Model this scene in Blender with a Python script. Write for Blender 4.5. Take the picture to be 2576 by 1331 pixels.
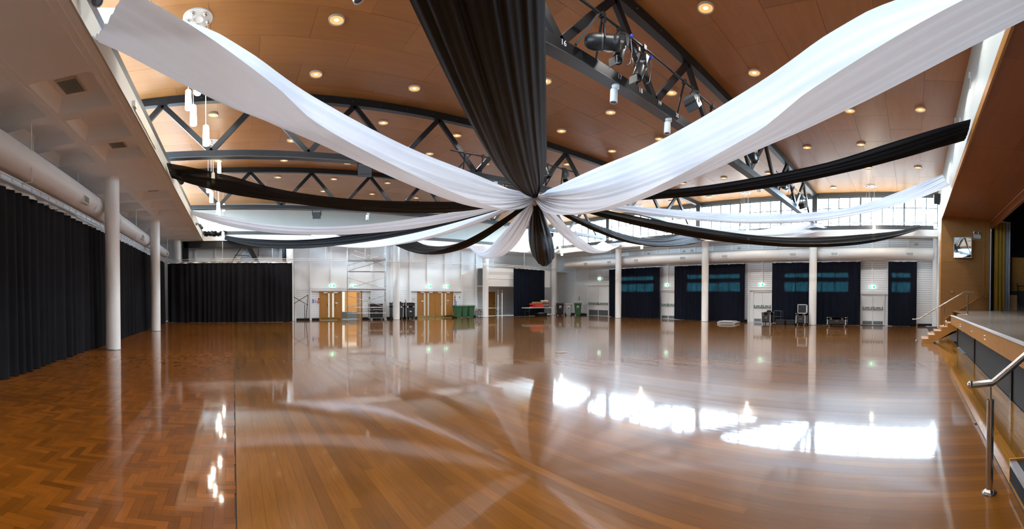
import bpy, math, random
import numpy as np
from mathutils import Matrix, Vector
random.seed(7); rng = np.random.default_rng(7)
PI = math.pi; R = math.radians
SC = bpy.context.scene
COL = SC.collection
for o in list(bpy.data.objects): bpy.data.objects.remove(o)

# ------------------------------------------------------------------ camera, sky, exposure
cam = bpy.data.cameras.new('camera'); camo = bpy.data.objects.new('camera', cam); COL.objects.link(camo)
cam.type = 'PANO'; cam.panorama_type = 'CENTRAL_CYLINDRICAL'
F = 1087.38
cam.central_cylindrical_range_u_min = -587.42 / F
cam.central_cylindrical_range_u_max = (2576 - 587.42) / F
cam.central_cylindrical_range_v_min = -(1331 - 761.34) / F
cam.central_cylindrical_range_v_max = 761.34 / F
cam.central_cylindrical_radius = 1.0
cam.clip_start = 0.05; cam.clip_end = 400
_r = Matrix.Rotation(-0.006, 3, 'Y') @ Matrix.Rotation(0.0117, 3, 'X')
camo.matrix_world = Matrix.Translation((0, 0, 1.6)) @ (_r.transposed() @ Matrix.Rotation(PI / 2, 3, 'X')).to_4x4()
SC.camera = camo
W = bpy.data.worlds.new('overcast_sky'); SC.world = W; W.use_nodes = True
_bg = W.node_tree.nodes['Background']; _bg.inputs[1].default_value = 60.0     # bright overcast sky over a darker ground
_wt = W.node_tree; _tc = _wt.nodes.new('ShaderNodeTexCoord'); _sx = _wt.nodes.new('ShaderNodeSeparateXYZ'); _rp = _wt.nodes.new('ShaderNodeValToRGB')
_mr = _wt.nodes.new('ShaderNodeMapRange'); _mr.inputs['From Min'].default_value = -1; _mr.inputs['From Max'].default_value = 1
_wt.links.new(_tc.outputs['Generated'], _sx.inputs[0]); _wt.links.new(_sx.outputs['Z'], _mr.inputs['Value']); _wt.links.new(_mr.outputs[0], _rp.inputs[0]); _wt.links.new(_rp.outputs[0], _bg.inputs[0])
_rp.color_ramp.elements[0].position = .485; _rp.color_ramp.elements[0].color = (.065, .062, .055, 1); _rp.color_ramp.elements[1].position = .505; _rp.color_ramp.elements[1].color = (.62, .81, 1.0, 1)
SC.view_settings.view_transform = 'Standard'; SC.view_settings.look = 'None'
SC.view_settings.exposure = 0.0; SC.view_settings.gamma = 1.0; SC.view_settings.use_curve_mapping = False
SC.cycles.max_bounces = 9; SC.cycles.diffuse_bounces = 5; SC.cycles.glossy_bounces = 4
SC.cycles.transparent_max_bounces = 12; SC.cycles.sample_clamp_indirect = 6.0
SC.cycles.use_denoising = True; SC.cycles.caustics_reflective = True; SC.cycles.blur_glossy = 1.0; SC.cycles.caustics_refractive = False
LAMP_W = 280.0     # each ceiling downlight
def portal(x, y0, y1, z0, z1, rot):
    l = bpy.data.lights.new('window_daylight', 'AREA'); l.shape = 'RECTANGLE'; l.size = y1 - y0; l.size_y = z1 - z0
    l.cycles.is_portal = True
    o = bpy.data.objects.new('window_daylight', l); o.location = (x, (y0 + y1) / 2, (z0 + z1) / 2); o.rotation_euler = rot; COL.objects.link(o)
portal(26.6, -1.4, 30.7, 5.95, 7.95, (PI / 2, 0, PI / 2 * 1))
portal(-4.55, -1.4, 30.7, 5.95, 7.95, (PI / 2, 0, -PI / 2))

# ------------------------------------------------------------------ materials
def nd(t, k, **kw):
    n = t.nodes.new(k)
    for a, b in kw.items(): setattr(n, a, b)
    return n
MATS = {}
def M(name, c, rough=.6, metal=0.0, spec=.5, var=0.0, vscale=3.0, bump=0.0, bscale=30.0, coat=0.0, stretch=None, emit=None, estr=0.0, tone=0.0, sheer=None, transl=0.0, bstretch=None):
    """procedural principled material: colour wear from noise, fine relief from bump, optional sheer / translucent cloth"""
    m = bpy.data.materials.new(name); m.use_nodes = True; t = m.node_tree; p = t.nodes['Principled BSDF']; L = t.links.new
    p.inputs['Base Color'].default_value = (*c, 1); p.inputs['Roughness'].default_value = rough; p.inputs['Metallic'].default_value = metal
    p.inputs['Specular IOR Level'].default_value = spec; p.inputs['Coat Weight'].default_value = coat; p.inputs['Coat Roughness'].default_value = .055
    tc = nd(t, 'ShaderNodeNewGeometry'); mp = nd(t, 'ShaderNodeMapping'); L(tc.outputs['Position'], mp.inputs[0])
    if stretch: mp.inputs['Scale'].default_value = stretch
    if var or tone:
        nz = nd(t, 'ShaderNodeTexNoise'); nz.inputs['Scale'].default_value = vscale; nz.inputs['Detail'].default_value = 5
        L(mp.outputs[0], nz.inputs['Vector'])
        ma = nd(t, 'ShaderNodeMath', operation='MULTIPLY_ADD'); L(nz.outputs[0], ma.inputs[0]); ma.inputs[1].default_value = var * 2; ma.inputs[2].default_value = 1 - var
        src = ma.outputs[0]
        if tone:   # piece to piece variation: attribute 'tone' on joined pieces + object random on single ones
            at = nd(t, 'ShaderNodeAttribute', attribute_name='tone'); oi = nd(t, 'ShaderNodeObjectInfo')
            ad = nd(t, 'ShaderNodeMath', operation='ADD'); L(at.outputs['Fac'], ad.inputs[0]); L(oi.outputs['Random'], ad.inputs[1])
            fr = nd(t, 'ShaderNodeMath', operation='FRACT'); L(ad.outputs[0], fr.inputs[0])
            m2 = nd(t, 'ShaderNodeMath', operation='MULTIPLY_ADD'); L(fr.outputs[0], m2.inputs[0]); m2.inputs[1].default_value = tone * 2; m2.inputs[2].default_value = 1 - tone
            m3 = nd(t, 'ShaderNodeMath', operation='MULTIPLY'); L(m2.outputs[0], m3.inputs[0]); L(src, m3.inputs[1]); src = m3.outputs[0]
        mx = nd(t, 'ShaderNodeVectorMath', operation='SCALE'); mx.inputs[0].default_value = c; L(src, mx.inputs['Scale'])
        L(mx.outputs[0], p.inputs['Base Color'])
    if bump:
        nb = nd(t, 'ShaderNodeTexNoise'); nb.inputs['Scale'].default_value = bscale; nb.inputs['Detail'].default_value = 3
        mb_ = nd(t, 'ShaderNodeMapping'); L(tc.outputs['Position'], mb_.inputs[0]); mb_.inputs['Scale'].default_value = bstretch or stretch or (1, 1, 1); L(mb_.outputs[0], nb.inputs['Vector'])
        b = nd(t, 'ShaderNodeBump'); b.inputs['Strength'].default_value = bump; b.inputs['Distance'].default_value = .02
        L(nb.outputs[0], b.inputs['Height']); L(b.outputs[0], p.inputs['Normal'])
    if emit: p.inputs['Emission Color'].default_value = (*emit, 1); p.inputs['Emission Strength'].default_value = estr
    out = t.nodes['Material Output']; sh = p.outputs[0]
    if transl:
        tr = nd(t, 'ShaderNodeBsdfTranslucent'); tr.inputs[0].default_value = (*c, 1); mi = nd(t, 'ShaderNodeMixShader'); mi.inputs[0].default_value = transl
        L(sh, mi.inputs[1]); L(tr.outputs[0], mi.inputs[2]); sh = mi.outputs[0]
    if sheer:
        tp = nd(t, 'ShaderNodeBsdfTransparent'); tp.inputs[0].default_value = (*sheer[1], 1); mi = nd(t, 'ShaderNodeMixShader'); mi.inputs[0].default_value = sheer[0]
        L(sh, mi.inputs[1]); L(tp.outputs[0], mi.inputs[2]); sh = mi.outputs[0]
    L(sh, out.inputs[0]); MATS[name] = m; return m

white = M('white_paint', (.87, .89, .89), .55, var=.04, vscale=1.2, bump=.03)
soffit_m = M('soffit_paint', (.84, .86, .87), .6, var=.04, vscale=.8)
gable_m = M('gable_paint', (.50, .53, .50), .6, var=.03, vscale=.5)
joint_shade_m = M('board_joint', (.16, .17, .17), .8, var=.05)  # grey put into the white-painted weatherboard joints as their shadow
wboard = M('weatherboard_paint', (.86, .89, .90), .5, var=.04, vscale=2)
colm = M('column_paint', (.89, .885, .86), .4, var=.03)
board_m = M('varnished_floorboard', (.205, .079, .0075), .30, spec=.06, var=.28, vscale=5, stretch=(9, .5, 1), coat=1.0, tone=.22)
parq_m = M('varnished_parquet', (.21, .066, .006), .34, spec=.05, var=.25, vscale=9, coat=.9, tone=.30)
border_m = M('border_board', (.33, .155, .03), .09, var=.3, vscale=5, stretch=(.5, 9, 1), coat=.6, tone=.32)
dark_gap = M('dark_joint', (.03, .016, .008), .7, var=.2)
ply_m = M('ceiling_plywood', (.35, .145, .042), .36, var=.18, vscale=1.6, stretch=(.5, 5, 1), tone=.10, spec=.3)
ply_wall = M('honey_plywood', (.50, .26, .095), .38, var=.14, vscale=1.6, stretch=(3, .6, 6), tone=.06)
ply_soff = M('redbrown_plywood', (.32, .11, .04), .33, var=.2, vscale=1.5, stretch=(.5, 4, 1), tone=.08)
trimwood = M('varnished_timber_edge', (.44, .20, .045), .35, var=.2, vscale=6)
black_p = M('black_paint', (.012, .012, .013), .42, spec=.35, var=.3, vscale=4, bump=.1, bscale=12)
grey_p = M('dark_grey_paint', (.055, .060, .062), .45, var=.15)
black_cloth = M('black_velvet', (.010, .010, .012), .85, spec=.15, var=.25, vscale=2)
navy_cloth = M('navy_curtain_cloth', (.006, .008, .016), .85, spec=.12, var=.25, vscale=2, sheer=(.0016, (.10, .72, .85)))
white_voile = M('white_voile', (.57, .595, .66), .7, spec=.15, transl=.30, var=.03, vscale=4, bump=.12, bscale=14, sheer=(.004, (1, 1, 1)))
black_voile = M('black_voile', (.0042, .0042, .0052), .6, spec=.16, var=.25, vscale=3, bump=.12, bscale=14, sheer=(.0012, (1, 1, 1)))
sheer_black = M('sheer_black_voile', (.005, .005, .0058), .6, spec=.2, var=.25, vscale=3, bump=.12, bscale=14, sheer=(.03, (1, .95, .85)))
steel = M('brushed_steel', (.55, .53, .50), .22, 1.0, bump=.03, bscale=40)
alum = M('dull_aluminium', (.62, .64, .65), .38, 1.0, var=.1)
chrome = M('chrome', (.8, .8, .8), .08, 1.0, var=.02)
wmetal = M('white_enamel', (.80, .80, .78), .35, var=.02)
dmetal = M('duct_enamel', (.80, .80, .78), .38, var=.04)
glass_m = M('window_glass', (.9, .95, .97), .05, spec=.5, var=.01, sheer=(.93, (.97, .99, 1)))
frame_m = M('window_steel', (.10, .115, .12), .5, var=.1)
opal = M('lit_opal_glass', (.95, .9, .8), .3, var=.01, emit=(1, .90, .74), estr=22)
bulb_m = M('downlight_lamp', (.9, .7, .4), .3, var=.01, emit=(1, .74, .40), estr=2.6)
lensr_m = M('downlight_ribbed_lens', (.75, .5, .22), .3, var=.02, emit=(1, .60, .22), estr=.75)
refl_m = M('downlight_reflector', (.75, .55, .28), .25, .8, var=.02)
ring_m = M('downlight_ring', (.62, .57, .47), .35, var=.03)
exit_g = M('exit_green', (.0, .45, .12), .4, var=.02, emit=(.01, .75, .22), estr=1.6)
exit_w = M('exit_white', (.85, .95, .9), .4, var=.02, emit=(.8, 1, .92), estr=2.2)
door_w = M('door_timber', (.42, .20, .05), .32, var=.2, vscale=5, stretch=(5, 5, .6))
brass = M('brass_plate', (.62, .48, .16), .28, 1.0, var=.15, vscale=8)
bin_g = M('green_bin_plastic', (.035, .12, .05), .45, var=.08)
bin_d = M('dark_brown_bin_plastic', (.02, .014, .016), .45, var=.08)
bin_l = M('grey_bin_plastic', (.42, .43, .43), .45, var=.08)
abs_b = M('black_plastic', (.012, .013, .014), .4, var=.1, bump=.05)
case_e = M('case_edging', (.72, .73, .74), .4, .15, var=.05)
case_b = M('case_laminate', (.020, .021, .024), .42, var=.12)
red_m = M('red_print', (.62, .04, .03), .5, var=.05)
blue_m = M('blue_print', (.07, .17, .55), .5, var=.05)
paper = M('white_paper', (.82, .83, .84), .6, var=.02)
ink = M('dark_print', (.05, .05, .06), .6, var=.05)
cardb = M('cardboard', (.42, .26, .13), .7, var=.12)
mirror_m = M('mirror_glass', (.55, .59, .59), .02, 1.0, var=.01)
gold_v = M('gold_velvet', (.36, .22, .03), .7, spec=.2, var=.15)
dusk_v = M('pale_legs_cloth', (.42, .46, .52), .8, var=.1)
deck_m = M('stage_deck', (.25, .215, .185), .22, var=.22, vscale=4, stretch=(1, 8, 1))
stage_k = M('stage_charcoal', (.022, .024, .025), .6, var=.15)
carp_g = M('grey_carpet', (.22, .26, .28), .9, var=.1)
tread_m = M('step_carpet', (.012, .016, .022), .8, var=.2, bump=.2, bscale=90)
lens_m = M('lamp_lens', (.05, .06, .08), .12, spec=.8, var=.05)
lamp_bl = M('blue_connector', (.03, .05, .55), .4, var=.05)
fix_w = M('spotlight_enamel', (.66, .68, .66), .4, var=.03)
fix_g = M('spotlight_grey', (.26, .27, .25), .4, var=.05)
panic_g = M('panic_bar_green', (.03, .25, .12), .5, var=.04)
kick_m = M('kick_plate', (.22, .24, .25), .4, .6, var=.1)
lobby_w = M('lobby_wall_glow', (.75, .72, .66), .6, var=.03, emit=(1, .9, .8), estr=.2)  # slight emission in the paint stands in for light on lobby walls and ceiling
teal_sheet = M('pale_blue_sheet', (.35, .42, .48), .6, var=.1)

# ------------------------------------------------------------------ mesh builder
class MB:
    def __init__(s): s.v = []; s.f = []; s.sm = []; s.tone = []; s.usetone = False
    def add(s, vs, fs, smooth=False, tone=0.0):
        n = len(s.v); s.v += [tuple(map(float, a)) for a in vs]; s.f += [tuple(i + n for i in f) for f in fs]; s.sm += [smooth] * len(fs); s.tone += [tone] * len(fs); return s
    def box(s, x0, x1, y0, y1, z0, z1, tone=0.0):
        return s.add([(x0, y0, z0), (x1, y0, z0), (x1, y1, z0), (x0, y1, z0), (x0, y0, z1), (x1, y0, z1), (x1, y1, z1), (x0, y1, z1)],
                     [(0, 3, 2, 1), (4, 5, 6, 7), (0, 1, 5, 4), (1, 2, 6, 5), (2, 3, 7, 6), (3, 0, 4, 7)], tone=tone)
    def cbox(s, x0, x1, y0, y1, z0, z1, b=.01):
        """box with chamfered edges all round"""
        vs = []; 
        for z, i in ((z0, b), (z0 + b, 0), (z1 - b, 0), (z1, b)):
            X0, X1, Y0, Y1 = x0 + i, x1 - i, y0 + i, y1 - i
            vs += [(X0 + b, Y0, z), (X1 - b, Y0, z), (X1, Y0 + b, z), (X1, Y1 - b, z), (X1 - b, Y1, z), (X0 + b, Y1, z), (X0, Y1 - b, z), (X0, Y0 + b, z)]
        fs = [tuple(range(7, -1, -1)), tuple(range(24, 32))]
        for k in range(3):
            for i in range(8): j = (i + 1) % 8; fs.append((k * 8 + i, k * 8 + j, k * 8 + 8 + j, k * 8 + 8 + i))
        return s.add(vs, fs)
    def bar(s, p0, p1, w, h, up=(0, 0, 1)):
        p0, p1 = Vector(p0), Vector(p1); d = (p1 - p0).normalized(); u = Vector(up)
        a = d.cross(u)
        if a.length < 1e-5: a = d.cross(Vector((0, 1, 0)))
        a.normalize(); b = a.cross(d).normalized(); vs = []
        for p in (p0, p1):
            for i, j in ((-1, -1), (1, -1), (1, 1), (-1, 1)): vs.append(p + a * (i * w / 2) + b * (j * h / 2))
        return s.add(vs, [(3, 2, 1, 0), (4, 5, 6, 7), (0, 1, 5, 4), (1, 2, 6, 5), (2, 3, 7, 6), (3, 0, 4, 7)])
    def path(s, pts, r, n=8, cap=True):
        pts = [Vector(p) for p in pts]; rs = r if isinstance(r, (list, tuple)) else [r] * len(pts); vs = []; a = None
        for i, p in enumerate(pts):
            d = (pts[min(i + 1, len(pts) - 1)] - pts[max(i - 1, 0)]).normalized()
            if a is None:
                a = d.cross(Vector((0, 0, 1)))
                if a.length < 1e-3: a = d.cross(Vector((0, 1, 0)))
            a = (a - d * a.dot(d)).normalized(); b = d.cross(a)
            for k in range(n): t = 2 * PI * k / n; vs.append(p + (a * math.cos(t) + b * math.sin(t)) * rs[i])
        fs = []
        for i in range(len(pts) - 1):
            for k in range(n): j = (k + 1) % n; fs.append((i * n + k, i * n + j, (i + 1) * n + j, (i + 1) * n + k))
        s.add(vs, fs, True)
        if cap:
            q = len(pts) - 1
            s.add(vs[:n], [tuple(range(n - 1, -1, -1))]); s.add(vs[q * n:], [tuple(range(n))])
        return s
    def tube(s, p0, p1, r, n=8): return s.path([p0, p1], r, n)
    def lathe(s, prof, n=16, o=(0, 0, 0), ax=None, smooth=True):
        """prof: (radius, height) pairs turned about axis ax (default z) through o"""
        q = Vector((0, 0, 1)).rotation_difference(Vector(ax)).to_matrix() if ax else Matrix.Identity(3); o = Vector(o); vs = []; fs = []
        for r, z in prof:
            for k in range(n): t = 2 * PI * k / n; vs.append(o + q @ Vector((r * math.cos(t), r * math.sin(t), z)))
        for i in range(len(prof) - 1):
            for k in range(n): j = (k + 1) % n; fs.append((i * n + k, i * n + j, i * n + n + j, i * n + n + k))
        return s.add(vs, fs, smooth)
    def grid(s, P, smooth=True, tone=0.0):
        """P[i][j] points"""
        a, b = len(P), len(P[0]); vs = [p for r in P for p in r]
        return s.add(vs, [(i * b + j, i * b + j + 1, (i + 1) * b + j + 1, (i + 1) * b + j) for i in range(a - 1) for j in range(b - 1)], smooth, tone)
    def prism(s, poly, y0, y1):
        """polygon in (x,z) extruded along y"""
        n = len(poly); vs = [(x, y0, z) for x, z in poly] + [(x, y1, z) for x, z in poly]
        return s.add(vs, [tuple(range(n)), tuple(range(2 * n - 1, n - 1, -1))] + [(i, n + i, n + (i + 1) % n, (i + 1) % n) for i in range(n)])
    def prismx(s, poly, x0, x1):
        """polygon in (y,z) extruded along x"""
        n = len(poly); vs = [(x0, y, z) for y, z in poly] + [(x1, y, z) for y, z in poly]
        return s.add(vs, [tuple(range(n - 1, -1, -1)), tuple(range(n, 2 * n))] + [(i, (i + 1) % n, n + (i + 1) % n, n + i) for i in range(n)])
    def mesh(s, name, mat):
        me = bpy.data.meshes.new(name); me.from_pydata(s.v, [], s.f); me.polygons.foreach_set('use_smooth', s.sm)
        if any(s.tone):
            at = me.attributes.new('tone', 'FLOAT', 'FACE'); at.data.foreach_set('value', s.tone)
        me.materials.append(mat); me.update(); return me

def wloc(o):
    v = Vector((0, 0, 0))
    while o: v += o.location; o = o.parent
    return v
def P(name, mb, mat, parent=None, w=False, kind=None, label=None):
    """one mesh object; w: authored in world coordinates (unrotated parents), else local to the parent"""
    if w and parent is not None:
        d = wloc(parent); mb.v = [(a[0] - d.x, a[1] - d.y, a[2] - d.z) for a in mb.v]
    o = bpy.data.objects.new(name, mb.mesh(name, mat)); o.parent = parent; COL.objects.link(o)
    if kind: o['kind'] = kind
    if label: o['label'] = label
    return o
def tag(o, label, cat, group=None, kind=None):
    o['label'] = label; o['category'] = cat
    if group: o['group'] = group
    if kind: o['kind'] = kind
    return o
def T(name, label, cat, loc=(0, 0, 0), rz=0.0, group=None, kind=None):
    o = bpy.data.objects.new(name, None); o.empty_display_size = .2; o.location = loc; o.rotation_euler = (0, 0, rz); COL.objects.link(o)
    return tag(o, label, cat, group, kind)
def S(name, mb, mat, parent=None, kind='structure'):
    o = P(name, mb, mat, parent, w=True)
    if parent is None: o['kind'] = kind
    return o
KIDS = {}
def copy_tree(o, parent=None):
    c = o.copy(); COL.objects.link(c); c.parent = parent
    for ch in list(o.children): copy_tree(ch, c)
    return c
def dup(o, loc, rz=None, label=None, group=None):
    c = copy_tree(o); c.location = loc
    if rz is not None: c.rotation_euler = (0, 0, rz)
    if label: c['label'] = label
    if group: c['group'] = group
    return c
def single(name, mb, mat, label, cat, group=None):
    """a thing of one mesh; world coordinates are moved to a base origin"""
    v = np.array(mb.v); c = (v.min(0) + v.max(0)) / 2; c[2] = v[:, 2].min(); mb.v = [tuple(a - c) for a in v]
    o = P(name, mb, mat); o.location = c; return tag(o, label, cat, group)

# ------------------------------------------------------------------ main dimensions (metres; camera stands at x=y=0)
XL, XR = -2.0, 25.44          # inner edges of the nave (white fascias)
YF, YS = 28.58, -1.5          # far fascia, stage-side gable
ZS, ZF = 5.364, 5.74          # aisle soffit, fascia top
YW = 29.5                     # far wall
YG = 30.85                    # far gable
xw = lambda y: 26.67 + .0535 * y     # right wall (slightly out of square)
RW = PI / 2 - math.atan(.0535)
zc = lambda x: 8.36 - .0008 * (x - 11.2) ** 2   # underside of the shallow ceiling

# ------------------------------------------------------------------ floor
fl = S('floor', MB().box(-6, 31, -9, 32, -.25, -.012), dark_gap)
def board_mb(x0, x1, y0, y1, tilt, cup, tone=0.0):
    """one board: slightly cupped and tilted top"""
    n = 3; w = x1 - x0; rows = []
    for yy in (y0, y1):
        rows.append([(x0 + w * k / n, yy, -cup * (k / n * 2 - 1) ** 2 + tilt * (k / n * 2 - 1) * w / 2) for k in range(n + 1)])
    return MB().grid(rows, True, tone)
boards = []; bw = .105; x = .016; 
while x < 29.0:
    y = -1.2 - random.random() * 3.5 if x > 0 else 0
    ytop = 29.45; 
    while y < ytop:
        L_ = random.uniform(2.6, 5.2); y0 = max(y, -.85); y1 = min(y + L_, ytop)
        if y1 - y0 > .05 and x < xw(y0) + .4: boards.append((x, x + bw - .0014, y0, y1 - .0012))
        y += L_
    x += bw
boards.sort(key=lambda b: min(math.hypot(b[0], max(b[2], 0.3)) , 99) - (b[3] - b[2]) * .2)
stuff = MB()
for i, b in enumerate(boards):
    tilt = random.gauss(0, .0014); cup = random.gauss(.00006, .00004) 
    if i < 300:
        m = board_mb(*b, tilt, cup); c = ((b[0] + b[1]) / 2, (b[2] + b[3]) / 2, 0); m.v = [(a[0] - c[0], a[1] - c[1], a[2]) for a in m.v]
        o = P('floorboard', m, board_m, fl); o.location = c
    else:
        m = board_mb(*b, tilt, cup, tone=random.random() * .98 + .01); stuff.add(m.v, m.f, True); stuff.tone[-len(m.f):] = m.tone
P('floorboards', stuff, board_m, fl, kind='stuff')
# herringbone parquet left of the seam: blocks .31 x .078, laid 45 degrees off the room axes turned to run square
parq = []; bl, bt = .312, .078
for i in range(-120, 480):
    for j in range(-70, 70):
        ax_ = i * bt + j * bl; ay_ = i * bt - j * bl
        for kind in (0, 1):
            if kind == 0: x0, x1, y0, y1 = ax_, ax_ + bl, ay_, ay_ + bt          # along x
            else: x0, x1, y0, y1 = ax_ , ax_ + bt, ay_ + bt, ay_ + bt + bl           # along y
            if x1 > -4.95 and x0 < .012 and y1 > -.9 and y0 < 29.45: parq.append((max(x0, -5), min(x1, .008), max(y0, -.9), min(y1, 29.45)))
parq = [p for p in parq if p[1] - p[0] > .01 and p[3] - p[2] > .01]
parq.sort(key=lambda b: math.hypot((b[0] + b[1]) / 2 + .9, (b[2] + b[3]) / 2 - 2.3) + (3 if b[3] < 2.2 else 0))
pst = MB()
for i, b in enumerate(parq):
    g = .0007; t1, t2 = random.gauss(0, .0009), random.gauss(0, .0009); dz = random.gauss(-.0002, .0001)
    cx, cy = (b[0] + b[1]) / 2, (b[2] + b[3]) / 2
    vs = [(x, y, dz + t1 * (x - cx) + t2 * (y - cy)) for x, y in ((b[0] + g, b[2] + g), (b[1] - g, b[2] + g), (b[1] - g, b[3] - g), (b[0] + g, b[3] - g))]
    if i < 300:
        m = MB().add([(a[0] - cx, a[1] - cy, a[2]) for a in vs] + [(a[0] - cx, a[1] - cy, -.012) for a in vs], [(0, 1, 2, 3), (0, 4, 5, 1), (1, 5, 6, 2), (2, 6, 7, 3), (3, 7, 4, 0)])
        o = P('parquet_block', m, parq_m, fl); o.location = (cx, cy, 0)
    else: pst.add(vs, [(0, 1, 2, 3)], tone=random.random() * .98 + .01)
P('parquet_blocks', pst, parq_m, fl, kind='stuff')
# border boards in front of the stage
y = -.86
for r_ in range(7):
    x = 0 - random.random() * 2
    while x < 22:
        L_ = random.uniform(1.4, 2.8); x1 = min(x + L_, 22.5)
        m = MB().box(-L_ / 2 + .001, (x1 - x) - L_ / 2 - .001, -.052, .052, -.011, .0015); o = P('border_board', m, border_m, fl); o.location = ((x + L_ / 2), y - .053, random.gauss(0, .0003)); x += L_
    y -= .106
single('floor_outlet_cover', MB().cbox(8.43, 8.73, 8.93, 9.16, .001, .012, .004).box(8.50, 8.66, 8.98, 9.10, .012, .015), M('worn_brass', (.20, .125, .05), .5, var=.2), 'small brass floor outlet plate set into the boards in mid floor', 'outlet')

# ------------------------------------------------------------------ ceiling, gables, soffits, fascias
ce = S('ceiling', MB().box(-4.6, 26.9, -1.7, 31.1, 8.45, 8.7), trimwood)
pw, pd = 2.516, 1.26; panels = []; r_ = 0; y = -1.54
while y < YG:
    x = -4.3 - (pw / 2 if r_ % 2 else 0) + (-.0)
    while x < 26.5:
        x0, x1 = max(x, -4.3), min(x + pw, 26.5)
        if x1 - x0 > .05: panels.append((x0, x1, y, min(y + pd, YG)))
        x += pw
    y += pd; r_ += 1
panels.sort(key=lambda b: math.hypot((b[0] + b[1]) / 2 - 6, (b[2] + b[3]) / 2 - 8)); pst = MB()
for i, b in enumerate(panels):
    cx, cy = (b[0] + b[1]) / 2, (b[2] + b[3]) / 2; g = .004; hx, hy = (b[1] - b[0]) / 2 - g, (b[3] - b[2]) / 2 - g
    sl = zc(b[1]) - zc(b[0]); dz = random.uniform(0, .004); k = sl / (b[1] - b[0])
    vs = [(sx * hx, sy * hy, sx * hx * k + z) for z in (0, .02) for sx, sy in ((-1, -1), (1, -1), (1, 1), (-1, 1))]
    fs = [(0, 3, 2, 1), (0, 1, 5, 4), (1, 2, 6, 5), (2, 3, 7, 6), (3, 0, 4, 7)]
    if i < 300: o = P('ceiling_panel', MB().add(vs, fs), ply_m, ce); o.location = (cx - ce.location.x, cy, zc(cx) + dz)
    else: pst.add([(a[0] + cx, a[1] + cy, a[2] + zc(cx) + dz) for a in vs], fs, tone=random.random() * .98 + .01)
if pst.v: P('ceiling_panels', pst, ply_m, ce, kind='stuff')

# far wall: smooth upper panels and battens over weatherboard, with the gable above the ledge
wf = S('wall_far', MB().box(-6, 6.0, YW, YW + .15, 0, ZS + .35).box(9.0, 13.4, YW, YW + .15, 0, ZS + .35).box(16.38, 18.7, YW, YW + .15, 0, ZS + .35).box(6.0, 9.0, YW, YW + .15, 2.02, ZS + .35).box(13.4, 16.38, YW, YW + .15, 2.02, ZS + .35)
       .box(18.7, 29.2, YW + .7, YW + .85, 0, ZS + .35).box(18.6, 18.72, YW, YW + .8, 0, ZS), white)
bt_x = (4.23, 5.31, 6.78, 8.26, 9.74, 11.27, 12.75, 14.19, 15.69, 17.19, 18.55)
for bx in bt_x:
    lo = 2.24 if 6 < bx < 9 or 13.4 < bx < 16.4 else 0
    P('batten', MB().box(bx - .07, bx + .07, YW - .10, YW, lo, ZS), white, wf, w=True)
for bx in (-2.6, -1.2, .3, 1.8, 3.2): P('batten', MB().box(bx - .06, bx + .06, YW - .09, YW, 0, ZS), white, wf, w=True)
for x0, x1 in ((5.24, 9.8), (12.7, 17.1)): P('head_rail', MB().box(x0, x1, YW - .12, YW, 2.02, 2.23), white, wf, w=True)
JF = MB()
def wb_rows(mb, x0, x1, z0, z1, yb, step=.135):
    z = z0
    while z < z1 - .02:
        t = min(z + step, z1)
        mb.add([(x0, yb - .022, z + .012), (x1, yb - .022, z + .012), (x1, yb - .010, t), (x0, yb - .010, t), (x0, yb, z + .012), (x1, yb, z + .012)], [(0, 1, 2, 3), (0, 4, 5, 1)])
        JF.box(x0, x1, yb - .004, yb, z - .004, z + .012); z += step  # painted shadow line along the joint
m = MB()
for a, b in ((4.3, 5.24), (5.38, 5.95), (9.05, 9.67), (9.81, 11.2), (11.34, 12.68), (12.82, 13.35), (16.43, 17.12), (17.26, 18.48)): wb_rows(m, a, b, .17, 2.02 if 5 < a < 9.2 or 12.8 < a < 17 else 2.2, YW)
wb_rows(m, 18.75, 26, .17, 2.5, YW + .7)
P('weatherboards', m, wboard, wf, w=True, kind='stuff'); P('board_joint_shades', JF, joint_shade_m, wf, w=True, kind='stuff')
m = MB()
for a, b in ((3.9, 5.95), (9.05, 13.35), (16.43, 18.6)): m.box(a, b, YW - .012, YW, 0, .13)
S('baseboard_far', m, black_p)
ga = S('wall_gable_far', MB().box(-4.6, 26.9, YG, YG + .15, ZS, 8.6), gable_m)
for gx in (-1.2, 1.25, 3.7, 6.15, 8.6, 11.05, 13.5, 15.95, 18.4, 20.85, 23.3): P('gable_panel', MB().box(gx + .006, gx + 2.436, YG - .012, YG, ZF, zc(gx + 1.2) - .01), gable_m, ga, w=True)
# soffit on the far and right aisles, the ledges over them
S('soffit_far', MB().box(-6, 29.4, YF, YG, ZS, ZS + .12), soffit_m).name = 'ceiling_far_aisle'
S('ceiling_right_aisle', MB().box(XR, 29.4, YS, YF, ZS, ZS + .12), white)
S('trim_1', MB().box(XL, XR, YF - .03, YF, ZS - .01, ZF), white)
S('trim_2', MB().box(XR - .03, XR, YS, YF, ZS - .01, ZF), white)
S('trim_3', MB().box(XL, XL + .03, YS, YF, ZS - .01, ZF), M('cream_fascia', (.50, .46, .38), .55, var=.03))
S('ledge_far', MB().box(-6, 29.4, YF, YG, ZF - .02, ZF), white).name = 'trim_4'
S('ledge_right', MB().box(XR + .03, 26.7, YS, YF, ZF - .02, ZF), white).name = 'trim_5'
S('ledge_left', MB().box(-5.6, XL - .03, YS, YF, ZF - .02, ZF), white).name = 'trim_6'
cj = T('conduit', 'small cream junction box and conduit on the left fascia', 'conduit', (XL + .03, 8.5, 5.37))
P('junction_box', MB().cbox(XL + .03, XL + .09, 8.42, 8.56, 5.42, 5.54, .006), ring_m, cj, w=True); P('duct_strip', MB().box(XL + .03, XL + .06, 8.56, 10.9, 5.40, 5.43), ring_m, cj, w=True)
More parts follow.
